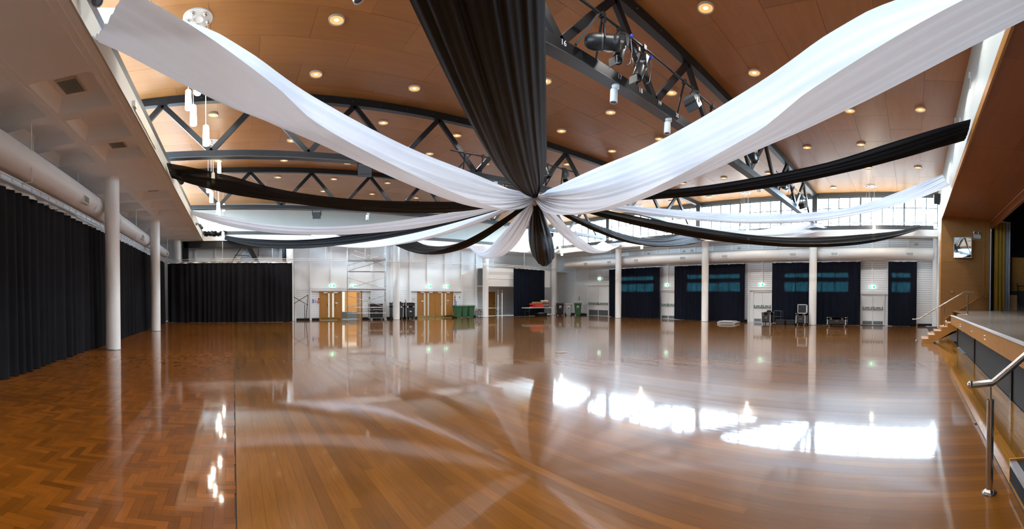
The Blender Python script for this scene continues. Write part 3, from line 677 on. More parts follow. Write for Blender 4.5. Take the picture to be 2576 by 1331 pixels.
# ------------------------------------------------------------------ downlights: nine across, eleven rows between stage and far gable
dx = (-.7, 2.5, 5.7, 8.95, 12.1, 15.3, 18.6, 21.75, 25.1); dy = (-.2, 2.3, 4.7, 7.6, 10.2, 12.8, 15.75, 18.35, 21.0, 24.0, 26.9)
rn = ('nearest the stage', 'second from the stage', 'third from the stage', 'fourth from the stage', 'fifth from the stage', 'sixth from the stage', 'fifth from the far gable', 'fourth from the far gable', 'third from the far gable', 'second from the far gable', 'nearest the far gable')
cn = ('first', 'second', 'third', 'fourth', 'fifth', 'sixth', 'seventh', 'eighth', 'ninth'); d0 = None
for j, y in enumerate(dy):
    for i, x in enumerate(dx):
        if j % 3 == 1 and i in (0, 8): continue     # the pendant clusters hang there
        lb = 'round warm downlight, %s from the left in the row %s' % (cn[i - (j % 3 == 1)], rn[j])
        if d0 is None:
            d0 = T('downlight', lb, 'downlight', (x, y, zc(x)), group='warm ceiling downlights')
            P('trim_ring', MB().lathe([(.17, .01), (.17, -.035), (.195, -.05), (.20, -.03), (.20, .01)], 28), ring_m, d0)
            P('lamp', MB().lathe([(.062, -.026), (.03, -.032), (.0, -.034)], 20), bulb_m, d0)
            P('lens_ring', MB().lathe([(.166, -.030), (.145, -.020), (.128, -.034), (.112, -.020), (.096, -.034), (.080, -.020), (.062, -.026)], 28), lensr_m, d0)
            dl = bpy.data.lights.new('lamp_light', 'SPOT'); dl.energy = LAMP_W; dl.color = (1, .975, .94); dl.spot_size = R(121); dl.spot_blend = .12; dl.shadow_soft_size = .12
            dlo = bpy.data.objects.new('lamp_light', dl); dlo.location = (0, 0, -.09); dlo.parent = d0; COL.objects.link(dlo)
        else: dup(d0, (x, y, zc(x)), label=lb)
# pendant clusters
def pend_cluster(x, y, label, p0=None):
    if p0: return dup(p0, (x, y, zc(x)), label=label)
    t = T('pendant_cluster', label, 'pendant lamp', (x, y, zc(x)), group='opal glass pendant clusters')
    P('ceiling_plate', MB().lathe([(0, -.02), (.10, -.02), (.11, -.045), (.14, -.045), (.15, -.02), (.34, -.02), (.36, -.005), (.36, .01)], 32), wmetal, t)
    for k, zb in enumerate((6.95, 6.55, 6.1, 5.62, 5.16)):
        a = 2 * PI * k / 5 + .5; px, py = .25 * math.cos(a), .25 * math.sin(a); zb -= zc(-.8)
        P('socket', MB().lathe([(.06, -.02), (.06, -.05), (.03, -.075), (0, -.08)], 14, (px, py, 0)), chrome, t)
        P('cord', MB().tube((px, py, -.07), (px, py, zb + .46), .008, 6), wmetal, t)
        P('glass_shade', MB().lathe([(0, .47), (.05, .465), (.068, .44), (.074, .25), (.082, .03), (.075, .0), (0, -.005)], 18, (px, py, zb)), opal, t)
    return t
pc0 = pend_cluster(-.8, 10.3, 'long opal glass pendants on the left, partly hidden behind the broad white swag')
pend_cluster(-.8, 18.5, 'cluster of opal glass pendants behind the sheer black swag on the left', pc0)
pend_cluster(-.8, 26.7, 'cluster of opal glass pendants before the bright far left corner', pc0)
pend_cluster(-.8, 2.25, 'cluster of opal glass pendants above the broad near left white swag', pc0)
pend_cluster(25.1, 2.5, 'cluster of opal glass pendants by the right clerestory nearest the stage', pc0)
pend_cluster(25.1, 10.3, 'cluster of opal glass pendants by the right clerestory, second from the stage', pc0)
pend_cluster(25.1, 18.5, 'cluster of opal glass pendants by the right clerestory above the first navy curtain', pc0)
pend_cluster(25.0, 26.7, 'cluster of opal glass pendants in the far right corner beside the end-on black swag', pc0)

# ------------------------------------------------------------------ stage lighting
def cyl_spot(loc, rz, tilt, mat, label, p0=None, wall=False):
    """small cylinder spotlight: round canopy, stem, can"""
    t = T('spotlight', label, 'spotlight', loc, rz, 'small cylinder spotlights')
    if wall:
        P('canopy', MB().lathe([(.0, 0), (.075, 0), (.075, .10), (0, .10)], 18, (0, 0, 0), (1, 0, 0)), mat, t); P('stem', MB().bar((.10, 0, 0), (.20, 0, -.02), .05, .05), mat, t); c = Vector((.22, 0, -.05))
    else:
        P('canopy', MB().lathe([(0, 0), (.085, 0), (.085, -.07), (0, -.07)], 18), mat, t); P('stem', MB().bar((.02, 0, -.07), (.02, 0, -.2), .04, .04, (1, 0, 0)), mat, t); c = Vector((-.05, 0, -.12))
    d = Vector(tilt).normalized()
    P('can', MB().lathe([(0, 0), (.078, 0), (.082, .02), (.082, .28), (.074, .285), (.074, .26), (.0, .25)], 20, c, d), mat, t); P('lens', MB().lathe([(.072, .262), (0, .264)], 16, c, d), lens_m, t)
    return t
cyl_spot((7.30, 6.02, 6.22), 0, (-.05, 0, -1), fix_w, 'white cylinder spotlight hanging under the number seventeen of the near truss')
cyl_spot((1.75, 6.02, 6.22), 0, (.35, -.2, -1), fix_w, 'grey spotlight just showing at the top edge left of the overhead black swag')
cyl_spot((9.45, 6.02, 6.22), 0, (-.05, 0, -1), fix_w, 'white cylinder spotlight under the near truss beside the right white swag')
cyl_spot((9.8, 14.15, 6.165), 0, (-.05, 0, -1), fix_w, 'white cylinder spotlight under the middle truss left of the knot')
cyl_spot((7.2, 22.3, 6.15), 0, (-.05, 0, -1), fix_w, 'white cylinder spotlight under the far truss right of the hung loudspeaker')
cyl_spot((16.3, 22.3, 6.15), 0, (-.05, 0, -1), fix_w, 'white cylinder spotlight under the far truss left of the end-on black swag')
cyl_spot((16.1, 6.02, 6.22), 0, (.3, 0, -1), fix_w, 'white cylinder spotlight under the near truss, right of the right white swag')
cyl_spot((XL + .01, 5.35, 5.62), 0, (.38, -.5, -.80), fix_g, 'grey cylinder spotlight on the left fascia beside the near white swag', wall=True)
cyl_spot((XL + .01, 13.95, 5.56), 0, (.5, -.4, -.75), fix_g, 'grey cylinder spotlight on the left fascia under the black swag', wall=True)
cyl_spot((XL + .01, 22.9, 5.52), 0, (.5, -.4, -.75), fix_g, 'grey cylinder spotlight on the left fascia under the thin white swag', wall=True)
# bars on the near and middle trusses
def light_bar(x0, x1, y, z, posts, label, zt, yt):
    t = T('lighting_bar', label, 'bar', (x0, y, z)); P('bar', MB().tube((x0, y, z), (x1, y, z), .028, 10), black_p, t, w=True)
    for x in posts: P('strut', MB().bar((x, y, z), (x + .12, yt, zt), .04, .04), black_p, t, w=True); P('clamp', MB().box(x - .05, x + .05, y - .05, y + .05, z - .05, z + .05), black_p, t, w=True)
    P('arm', MB().bar((x0 + .9, y, z), (x0 + .45, yt - .1, zt), .05, .05), black_p, t, w=True)
light_bar(5.5, 12.2, 5.7, 7.19, (6.5, 7.9, 9.7, 11.3), 'black lighting bar carried in front of the near truss', 6.46, 6.0)
light_bar(11.9, 13.8, 13.85, 7.25, (12.3, 13.2), 'short black lighting bar on the middle truss right of the black overhead swag', 6.4, 14.15)
light_bar(7.6, 9.6, 13.85, 6.95, (8.2, 9.0), 'short black lighting bar on the middle truss left of the black overhead swag', 6.4, 14.15)
light_bar(17.5, 22.5, 5.75, 7.0, (18.5, 20.2, 21.8), 'black lighting bar on the near truss towards the right windows', 6.46, 6.0)
light_bar(9.2, 13.2, 22.0, 6.9, (10, 12.2), 'black lighting bar on the far truss behind the black swags', 6.3, 22.2)
def yoke(t, c, ax, r, top):
    """U bracket from the lamp body to the bar clamp"""
    s_ = Vector(ax).cross(Vector((0, 0, 1))).normalized(); c = Vector(c); q = Vector(top)
    P('yoke', MB().path([c + s_ * r, c + s_ * r + (q - c) * .7, q, c - s_ * r + (q - c) * .7, c - s_ * r], .016, 6), black_p, t); P('hook_clamp', MB().box(q.x - .03, q.x + .03, q.y - .03, q.y + .03, q.z, q.z + .08), black_p, t)
def par_can(loc, ax, label, k=1.0):
    t = T('par_lamp', label, 'stage lamp', loc); r = .155 * k
    P('can', MB().lathe([(0, -.40 * k), (.07 * k, -.39 * k), (.13 * k, -.32 * k), (r, -.22 * k), (r, -.05 * k), (r * .93, -.02 * k), (r * .93, .22 * k), (r, .24 * k), (r, .30 * k), (r * .95, .30 * k), (r * .92, .10 * k), (0, .08 * k)], 28, (0, 0, 0), ax), black_p, t)
    P('lens', MB().lathe([(r * .92, .11 * k), (0, .12 * k)], 20, (0, 0, 0), ax), lens_m, t); P('band', MB().lathe([(r + .008, -.06 * k), (r + .008, -.03 * k)], 24, (0, 0, 0), ax), grey_p, t)
    yoke(t, (0, 0, 0), ax, r + .02, (.04, .05, .42 * k)); return t
def profile_spot(loc, ax, label, k=1.0):
    t = T('profile_spot', label, 'stage lamp', loc); a = Vector(ax).normalized()
    P('lamp_house', MB().lathe([(0, -.42 * k), (.08 * k, -.41 * k), (.125 * k, -.36 * k), (.135 * k, -.08 * k), (.11 * k, -.03 * k)], 10, (0, 0, 0), a, False), abs_b, t)
    P('lens_tube', MB().lathe([(.11 * k, -.05 * k), (.115 * k, .02 * k), (.115 * k, .34 * k), (.105 * k, .36 * k), (.10 * k, .30 * k), (0, .29 * k)], 20, (0, 0, 0), a), abs_b, t)
    P('connector', MB().lathe([(0, .0), (.03, .0), (.03, .07), (0, .075)], 12, tuple(a * (-.33 * k) + Vector((.08, -.10, .02))), (.2, -.6, .6)), lamp_bl, t, label='blue power connector')
    P('barndoor', MB().bar(a * .30 * k + Vector((-.18, -.02, -.06)), a * .45 * k + Vector((-.12, -.02, -.10)), .02, .20, (0, 1, 0)), black_p, t)
    P('cable', MB().path([a * (-.3 * k) + Vector((.1, -.1, .05)), Vector((.22, -.12, .0)), Vector((.20, -.1, -.25)), Vector((.05, -.1, -.35))], .010, 6), abs_b, t)
    yoke(t, (0, 0, 0), ax, .15 * k, (.02, .08, .40 * k)); return t
par_can((6.47, 5.62, 6.62), (.70, -.71, -.02), 'black round lamp can pointing right on the near truss bar')
profile_spot((6.98, 5.62, 6.72), (-.45, -.1, -.9), 'black profile spot with a blue plug, left of the pair on the near truss')
profile_spot((7.68, 5.62, 6.62), (-.55, -.1, -.9), 'black profile spot with a blue plug, right of the pair on the near truss')
def flood(loc, ax, label):
    t = T('flood_lamp', label, 'stage lamp', loc); a = Vector(ax).normalized()
    P('housing', MB().lathe([(0, -.26), (.16, -.26), (.22, -.2), (.24, .10), (.20, .12), (0, .10)], 4, (0, 0, 0), a, False), grey_p, t); P('glass', MB().lathe([(.19, .125), (0, .126)], 4, (0, 0, 0), a, False), lens_m, t)
    P('fin', MB().lathe([(.235, -.10), (.25, -.10), (.25, -.06), (.235, -.06)], 4, (0, 0, 0), a, False), abs_b, t); yoke(t, (0, 0, 0), ax, .22, (0, .02, .40)); return t
flood((10.05, 5.62, 6.72), (.55, -.2, -.75), 'square dark flood lamp above the right white swag on the near truss')
par_can((12.2, 13.8, 6.88), (.1, -.35, -.9), 'black round lamp on the short bar just right of the overhead black swag', .75)
par_can((13.3, 13.8, 6.92), (-.3, -.3, -.85), 'small black lamp at the right end of the short middle truss bar', .75)
par_can((14.6, 5.7, 6.72), (1, .1, -.1), 'black round lamp pointing right, above the rising black swag', 1.0)
profile_spot((18.6, 5.7, 6.62), (-1, -.1, -.15), 'black profile spot lying level on the near truss towards the right windows', 1.1)
flood((21.9, 5.7, 6.45), (.3, -.2, -.85), 'dark flood lamp low on the near truss before the right clerestory')
# hung loudspeakers
def speaker(loc, rz, w, h, d, label):
    t = T('loudspeaker', label, 'speaker', loc, rz)
    P('cabinet', MB().prism([(-w / 2, 0), (w / 2, 0), (w / 2, h), (-w / 2, h)], -d / 2, d / 2), abs_b, t); P('grille', MB().box(-w / 2 + .015, w / 2 - .015, -d / 2 - .012, -d / 2 - .001, .015, h - .015), case_b, t)
    P('bracket', MB().bar((-w / 2 - .01, 0, h / 2), (-w / 2 - .01, 0, h + .12), .04, .012).bar((w / 2 + .01, 0, h / 2), (w / 2 + .01, 0, h + .12), .04, .012).bar((-w / 2 - .01, 0, h + .12), (w / 2 + .01, 0, h + .12), .04, .012), black_p, t); return t
speaker((4.35, 22.25, 5.72), R(-12), .42, .30, .32, 'small black loudspeaker hung under the far truss on the left')
speaker((4.45, 14.15, 5.75), R(-15), .46, .28, .36, 'small dark loudspeaker hung under the middle truss behind the white swag')
speaker((10.5, 14.1, 5.77), R(-25), .46, .26, .36, 'small dark loudspeaker under the middle truss beside the overhead black swag')
speaker((19.9, 22.2, 5.76), R(-35), .5, .26, .38, 'small black loudspeaker under the far truss right of the end-on black swag')
sp = T('wedge_loudspeaker', 'black wedge loudspeaker high on the white gable above the stage side', 'speaker', (24.45, YS + .02, 6.98))
P('cabinet', MB().add([(-.10, 0, .0), (.24, 0, .12), (.30, 0, .62), (-.28, 0, .60), (-.06, .32, .05), (.20, .34, .13), (.24, .34, .6), (-.2, .32, .58)], [(0, 1, 2, 3), (7, 6, 5, 4), (0, 4, 5, 1), (1, 5, 6, 2), (2, 6, 7, 3), (3, 7, 4, 0)]), abs_b, sp)
P('front_grille', MB().add([(-.07, .345, .06), (.19, .355, .14), (.23, .352, .59), (-.20, .335, .57)], [(0, 1, 2, 3)]), fix_w, sp, label='pale front grille')
# small cable brackets on the stage gable
for i, (x, z, lb) in enumerate(((11.6, 7.62, 'upper white cable bracket on the stage gable beside the brown edge'), (13.9, 7.35, 'lower white cable bracket on the stage gable beside the brown edge'), (15.6, 8.05, 'small white clamp at the top of the stage gable'))):
    single('cable_bracket', MB().box(x, x + .06, YS, YS + .06, z, z + .16).box(x - .01, x + .03, YS, YS + .02, z - .28, z), wmetal, lb, 'bracket', 'brackets on the stage gable')

# ------------------------------------------------------------------ doors
def exit_sign(loc, rz, label):
    """green running-man exit sign: local +y faces the room"""
    t = T('exit_sign', label, 'exit sign', loc, rz, 'green exit signs')
    P('sign_box', MB().cbox(-.19, .19, .002, .05, 0, .18, .008), exit_w, t)
    P('green_panel', MB().box(-.18, -.062, .05, .054, .012, .168), exit_g, t); P('green_panel', MB().box(.062, .18, .05, .054, .012, .168), exit_g, t)
    m = MB().lathe([(0, 0), (.016, 0), (.016, .003), (0, .004)], 10, (-.012, .051, .138), (0, 1, 0))
    for a, b in (((-.008, .118), (.006, .085)), ((.006, .085), (-.02, .06)), ((-.02, .06), (-.03, .03)), ((.006, .085), (.026, .058)), ((.026, .058), (.022, .03)), ((-.006, .115), (-.034, .10)), ((-.004, .113), (.022, .098))):
        m.bar((a[0], .053, a[1]), (b[0], .053, b[1]), .012, .004, (0, 1, 0))
    P('running_figure', m, exit_g, t)
    P('arrow', MB().add([(.10, .0555, .06), (.145, .0555, .09), (.10, .0555, .12)], [(0, 1, 2)]).box(.075, .10, .0545, .0555, .08, .10), exit_w, t)
    return t
for x, z, lb in ((6.82, 2.30, 'green exit sign over the closed timber door leaf on the left'), (8.33, 2.30, 'green exit sign behind the scaffold tower over the open doorway'), (14.25, 2.30, 'green exit sign over the left pair of the closed timber doors'), (15.75, 2.30, 'green exit sign over the right pair of the closed timber doors')):
    exit_sign((x, YW - .13, z), PI, lb)
for u, z, lb in ((24.67, 3.12, 'green exit sign high above the far white double doors on the right wall'), (17.58, 2.47, 'green exit sign between the first two navy curtains'), (9.90, 2.42, 'green exit sign above the white doors beside the flight case with a hat on it'), (2.50, 2.29, 'green exit sign above the white doors nearest the stage')):
    exit_sign((xw(u) - .12, u, z), RW, lb)
# timber doors in the far wall
def timber_leaf(t, x0, x1, z1, strip, y=YW - .0, kick=brass):
    sx0, sx1 = strip
    l = P('leaf', MB().box(x0, sx0, y - .04, y, .02, z1).box(sx1, x1, y - .04, y, .02, z1).box(sx0, sx1, y - .04, y, .02, .16).box(sx0, sx1, y - .04, y, z1 - .1, z1), door_w, t, w=True)
    P('glass_strip', MB().box(sx0, sx1, y - .024, y - .016, .16, z1 - .1), glass_m, l, w=True)
    P('glazing_bead', MB().box(sx0 - .012, sx0, y - .046, y - .04, .15, z1 - .09).box(sx1, sx1 + .012, y - .046, y - .04, .15, z1 - .09), trimwood, l, w=True)
    P('kick_plate', MB().box(x0 + .01, x1 - .01, y - .044, y - .04, .03, .17), kick, l, w=True)
    hx = sx0 - .10 if abs(sx0 - x0) > abs(x1 - sx1) else sx1 + .02
    P('push_plate', MB().box(hx, hx + .08, y - .05, y - .04, .95, 1.2), brass, l, w=True); P('closer', MB().cbox((x0 + x1) / 2 - .14, (x0 + x1) / 2 + .14, y - .10, y - .04, z1 - .11, z1 - .03, .008), wmetal, l, w=True)
    return l
m = MB()
for x in (5.96, 7.47, 8.98): m.box(x - .03, x + .05, YW - .06, YW + .15, 0, 2.02)
m.box(5.93, 9.03, YW - .06, YW + .15, 1.98, 2.04)
d1 = S('door_1', m, door_w)
timber_leaf(d1, 6.02, 6.73, 1.97, (6.56, 6.67)); timber_leaf(d1, 6.74, 7.43, 1.97, (6.84, 6.98))
P('sign_plate', MB().box(7.04, 7.24, YW - .046, YW - .04, 1.15, 1.22), paper, d1, w=True)
P('open_leaf', MB().box(8.86, 8.90, YW + .05, YW + .75, .02, 1.97), door_w, d1, w=True); P('open_leaf', MB().box(7.55, 7.59, YW + .05, YW + .75, .02, 1.97), door_w, d1, w=True)
m = MB()
for x in (13.37, 14.86, 16.37): m.box(x - .03, x + .03, YW - .06, YW + .15, 0, 2.05)
m.box(13.34, 16.4, YW - .06, YW + .15, 2.01, 2.06)
d2 = S('door_2', m, door_w)
for x0, x1, st in ((13.41, 14.10, (13.88, 14.03)), (14.11, 14.83, (14.19, 14.33)), (14.89, 15.57, (15.36, 15.50)), (15.58, 16.33, (15.67, 15.80))): timber_leaf(d2, x0, x1, 2.0, st)
P('sign_plate', MB().box(13.68, 13.86, YW - .046, YW - .04, 1.25, 1.32), paper, d2, w=True); P('sign_plate', MB().box(15.85, 16.03, YW - .046, YW - .04, 1.28, 1.35), paper, d2, w=True)
# lobby seen through the open doorway and the glass strips
S('floor_lobby', MB().box(4.5, 17.5, YW + .15, YW + 4, -.1, .002), carp_g)
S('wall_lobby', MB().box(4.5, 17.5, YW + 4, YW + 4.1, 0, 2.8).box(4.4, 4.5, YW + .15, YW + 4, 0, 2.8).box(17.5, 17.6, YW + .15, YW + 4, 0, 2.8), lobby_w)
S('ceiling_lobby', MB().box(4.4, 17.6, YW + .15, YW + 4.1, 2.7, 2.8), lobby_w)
ld = S('door_3', MB().box(8.84, 9.80, YW + 3.93, YW + 4, 0, 2.05), trimwood); P('leaf', MB().box(8.90, 9.74, YW + 3.90, YW + 3.93, .02, 1.98), door_w, ld, w=True); P('push_plate', MB().box(8.98, 9.06, YW + 3.89, YW + 3.90, .95, 1.2), brass, ld, w=True)
ll = bpy.data.lights.new('lobby_lamp', 'AREA'); ll.energy = 150; ll.color = (1, .93, .84); ll.size = 3; ll.size_y = 1.2; ll.shape = 'RECTANGLE'; lo = bpy.data.objects.new('lobby_lamp', ll); lo.location = (10, YW + 2.2, 2.65); COL.objects.link(lo)
single('lobby_counter', MB().cbox(7.75, 9.35, YW + 1.5, YW + 2.1, .003, .50, .01), carp_g, 'low grey-blue counter in the lobby seen through the open doorway', 'counter')
# white doors in the right wall; built in wall coordinates u (along) and n (out from the wall)
def white_doors(n, u0, u1, zt, kick):
    m = MB(); 
    for u in (u0, u1): rwall(u - .04, u + .04, -.15, .07, 0, zt + .06, m)
    rwall(u0, u1, -.15, .07, zt, zt + .06, m); d = S('door_%d' % n, m, white); mid = (u0 + u1) / 2
    for a, b in ((u0 + .045, mid - .006), (mid + .006, u1 - .045)):
        l = P('leaf', rwall(a, b, -.03, .015, .01, zt - .01, MB()), white, d, w=True)
        P('kick_plate', rwall(a + .03, b - .03, .015, .02, .04, kick, MB()), kick_m, l, w=True)
        P('panic_bar', rwall(a + .06, b - .06, .06, .10, 1.00, 1.04, rwall(a + .03, a + .10, .015, .10, .97, 1.16, rwall(b - .10, b - .03, .015, .10, .97, 1.16, MB()))), fix_g, l, w=True)
        P('bar_case', rwall(a + .10, b - .10, .015, .06, 1.04, 1.15, MB()), white, l, w=True)
        P('green_label', rwall(a + .17, b - .17, .06, .064, 1.06, 1.13, MB()), panic_g, l, w=True)
    return d
white_doors(4, 23.63, 26.12, 2.56, .5); white_doors(5, 16.80, 18.16, 2.02, .24); white_doors(6, 9.15, 10.50, 2.02, .24); white_doors(7, 1.75, 3.18, 1.98, .26)

# ------------------------------------------------------------------ alcove and bulkhead in the far right corner
S('wall_bulkhead', MB().box(18.62, 21.6, 28.46, 28.6, 2.45, 3.92).box(18.62, 21.6, 28.6, YW + .7, 3.86, 3.92).box(24.5, 26.1, 28.66, 28.8, 2.45, 3.95).box(24.5, 29.3, 28.8, YW + .7, 3.9, 3.95).box(18.6, 21.6, 28.6, YW + .7, 2.45, 2.5).box(21.6, 26.1, 28.8, YW + .7, 2.45, 2.5), white)
S('trim_7', MB().box(18.72, 21.5, 28.445, 28.46, 3.05, 3.09), white)
d8 = S('door_8', MB().box(20.05, 20.12, YW + .62, YW + .7, 0, 2.1).box(20.86, 20.93, YW + .62, YW + .7, 0, 2.1).box(20.05, 20.93, YW + .62, YW + .7, 2.04, 2.12), white)
P('leaf', MB().box(20.12, 20.86, YW + .65, YW + .69, .01, 2.04), door_w, d8, w=True); P('handle', MB().box(20.72, 20.78, YW + .62, YW + .65, .98, 1.1), steel, d8, w=True)

# far left: black painted frame and braces above the curtain
bf = T('rigging_frame', 'black painted frame with diagonal braces above the far left curtain', 'frame', (.2, 28.9, 3.9))
P('head_beam', MB().box(-3.3, 3.5, 28.7, 28.95, 4.92, 5.34), black_p, bf, w=True); P('post', MB().box(-3.4, -3.0, 28.7, 29.0, .01, 5.34), black_p, bf, w=True); P('post', MB().lathe([(.17, .02), (.17, 5.34)], 20, (3.42, 28.6, 0)), black_p, bf, w=True)
P('brace', MB().bar((-.35, 28.75, 3.6), (.55, 28.75, 4.95), .05, .05), black_p, bf, w=True); P('brace', MB().bar((.2, 28.75, 3.6), (.85, 28.75, 4.85), .05, .05), steel, bf, w=True); P('brace', MB().bar((1.75, 28.75, 3.6), (1.05, 28.75, 4.95), .30, .08, (0, 1, 0)), black_p, bf, w=True)
P('tie_bar', MB().bar((.1, 28.74, 4.42), (1.1, 28.74, 4.35), .04, .04), black_p, bf, w=True); P('slack_sheet', MB().add([(.35, 28.9, 3.7), (1.6, 28.9, 3.7), (1.2, 28.95, 4.7), (.7, 28.95, 4.75)], [(0, 1, 2, 3)]), teal_sheet, bf, w=True)

# ------------------------------------------------------------------ notices, alarm points
def notice(x0, x1, z0, z1, mat_, label, stripes, y=YW - .026):
    t = T('notice', label, 'notice', ((x0 + x1) / 2, y, z0)); P('sheet', MB().box(x0, x1, y - .006, y, z0, z1), mat_, t, w=True); m = MB()
    for a in range(stripes): z = z1 - (z1 - z0) * (a + .6) / (stripes + .4); m.box(x0 + .02, x1 - .02 - .04 * (a % 2), y - .0075, y - .006, z - .008, z + .008)
    if stripes: P('print', m, ink if mat_ is paper else paper, t, w=True, kind='stuff')
    return t
notice(5.42, 5.55, 1.20, 1.46, blue_m, 'blue notice left of the timber door', 4); notice(5.58, 5.77, 1.20, 1.45, paper, 'white notice between the blue one and the red alarm', 5)
def alarm(loc, rz, label):
    t = T('fire_alarm_point', label, 'alarm', loc, rz); P('box', MB().cbox(-.06, .06, 0, .05, 0, .13, .006), red_m, t); P('break_glass', MB().box(-.035, .035, .05, .053, .03, .09), paper, t); P('red_sign', MB().box(-.06, .03, 0, .006, .18, .32), red_m, t); P('white_panel', MB().box(-.02, .02, .05, .0545, .045, .065), ink, t)
alarm((5.87, YW - .026, 1.22), PI, 'red fire alarm point left of the timber door'); alarm((16.56, YW - .026, 1.30), PI, 'red fire alarm point above the three green bins'); alarm((xw(27.3) - .03, 27.3, 1.35), RW, 'red fire alarm point beside the green bin on the right')
notice(16.50, 16.68, 1.52, 1.74, paper, 'white notice above the red alarm point by the green bins', 4); notice(16.52, 16.72, 1.12, 1.25, blue_m, 'blue notice below the red alarm point by the green bins', 2); notice(16.52, 16.72, .95, 1.09, blue_m, 'lower blue notice just above the green bins', 2)
notice(12.9, 13.2, 1.25, 1.52, paper, 'pale notice left of the closed timber doors', 4); notice(16.95, 17.03, 1.50, 1.62, panic_g, 'small green tag right of the alarm point by the green bins', 0); notice(9.55, 9.62, 1.45, 1.60, panic_g, 'small green tag right of the open doorway', 0)

# ------------------------------------------------------------------ things along the far wall
bs = T('brace_stand', 'black cross-braced stand leaning by the end of the far black curtain', 'stand', (4.6, 29.0, 0))
for a, b in (((4.05, 1.62), (5.05, 1.05)), ((4.05, 1.15), (5.05, 1.75)), ((5.05, 1.75), (4.98, .95)), ((4.82, 1.1), (4.82, .02)), ((4.98, .95), (4.90, .02)), ((4.05, 1.15), (4.05, .02))): P('bar', MB().bar((a[0], 29.0, a[1]), (b[0], 29.0, b[1]), .035, .035, (0, 1, 0)), black_p, bs, w=True)
# scaffold tower
st = T('scaffold_tower', 'tall aluminium scaffold tower in front of the open doorway', 'scaffold', (8.55, 26.92, 0), R(-14)); hw, hd, hh = 1.24, .36, 5.25
for sx in (-1, 1):
    f = P('end_frame', MB().tube((sx * hw, -hd, .2), (sx * hw, -hd, hh), .026, 10).tube((sx * hw, hd, .2), (sx * hw, hd, hh), .026, 10), alum, st); m = MB()
    for k in range(11): m.tube((sx * hw, -hd, .45 + k * .46), (sx * hw, hd, .45 + k * .46), .018, 8)
    P('rungs', m, alum, f, kind='stuff')
    for sy in (-1, 1):
        c = P('castor', MB().lathe([(.10, -.02), (.10, .02)], 18, (sx * hw, sy * hd, .10), (1, 0, 0)).lathe([(0, -.022), (.10, -.02)], 18, (sx * hw, sy * hd, .10), (1, 0, 0)).lathe([(.10, .02), (0, .022)], 18, (sx * hw, sy * hd, .10), (1, 0, 0)), bin_l, st); P('fork', MB().tube((sx * hw, sy * hd, .19), (sx * hw, sy * hd, .3), .04, 8).bar((sx * hw + .035, sy * hd, .08), (sx * hw + .035, sy * hd, .2), .04, .012).bar((sx * hw - .035, sy * hd, .08), (sx * hw - .035, sy * hd, .2), .04, .012), alum, c)
for z in (.56, .92, 2.12, 3.26, 4.88): P('ledger', MB().tube((-hw, -hd, z), (hw, -hd, z), .022, 8), alum, st)
for z in (.92, 3.26): P('ledger', MB().tube((-hw, hd, z), (hw, hd, z), .022, 8), alum, st)
for z0, z1, y in ((1.69, .95, -hd), (.95, 1.72, -hd + .04), (2.83, 2.12, -hd), (2.12, 2.9, -hd + .04), (4.75, 3.85, -hd), (3.62, 4.35, -hd + .04), (4.5, 3.7, hd), (3.3, 4.05, hd)): P('brace', MB().tube((-hw, y, z0), (hw, y, z1), .018, 8), alum, st)
P('platform', MB().box(-hw + .04, hw - .04, -hd + .03, hd - .03, 3.98, 4.02).box(-hw, hw, -hd, -hd + .03, 3.95, 4.06).box(-hw, hw, hd - .03, hd, 3.95, 4.06), alum, st)
P('platform', MB().box(-hw + .04, hw - .04, -hd + .03, hd - .03, 2.06, 2.09).box(-hw, hw, -hd, -hd + .03, 2.04, 2.13), alum, st)
# flight cases
def flight_case(w, d, h, loc, rz, label, lid=None, wheels=True, cat='case', open_lid=False):
    t = T('flight_case', label, 'case', loc, rz, 'flight cases'); z0 = .13 if wheels else .005
    P('body', MB().box(-w / 2 + .012, w / 2 - .012, -d / 2 + .012, d / 2 - .012, z0 + .012, z0 + h - .012), case_b, t); m = MB(); e = .035
    for a in (-1, 1):
        for b in (-1, 1):
            m.box(a * w / 2 - e * (a > 0), a * w / 2 + e * (a < 0), b * d / 2 - e * (b > 0), b * d / 2 + e * (b < 0), z0, z0 + h)
            for z in ((z0, z0 + h - e) + ((z0 + h * lid - .02, z0 + h * lid + .01) if lid else ())): m.box(-w / 2, w / 2, b * d / 2 - e * (b > 0), b * d / 2 + e * (b < 0), z, z + e); m.box(a * w / 2 - e * (a > 0), a * w / 2 + e * (a < 0), -d / 2, d / 2, z, z + e)
    P('edging', m, case_e, t)
    for a in (-1, 1):
        zl = z0 + h * (lid or .6); P('latch', MB().cbox(a * w * .3 - .06, a * w * .3 + .06, -d / 2 - .014, -d / 2 + .004, zl - .07, zl + .07, .006), chrome, t)
        for b in (-1, 1):
            for z in (z0, z0 + h): P('ball_corner', MB().lathe([(.0, -.035), (.03, -.02), (.038, 0), (.03, .02), (0, .035)], 10, (a * (w / 2 - .012), b * (d / 2 - .012), z + (.012 if z == z0 else -.012))), alum, t)
    P('handle', MB().cbox(-.09, .09, -d / 2 - .012, -d / 2 + .004, z0 + h * .36, z0 + h * .36 + .10, .006), chrome, t)
    if wheels:
        for a in (-1, 1):
            for b in (-1, 1): P('castor', MB().lathe([(0, -.022), (.055, -.02), (.055, .02), (0, .022)], 16, (a * (w / 2 - .09), b * (d / 2 - .09), .056), (1, 0, .0)).box(a * (w / 2 - .09) - .03, a * (w / 2 - .09) + .03, b * (d / 2 - .09) - .03, b * (d / 2 - .09) + .03, .10, .132), bin_l, t)
    return t
flight_case(.98, .75, 1.02, (9.75, 28.55, 0), R(-12), 'black flight case behind the right leg of the scaffold tower', .58)
flight_case(.82, .72, 1.05, (11.45, 28.95, 0), 0, 'black flight case partly hidden by the white column', .72)
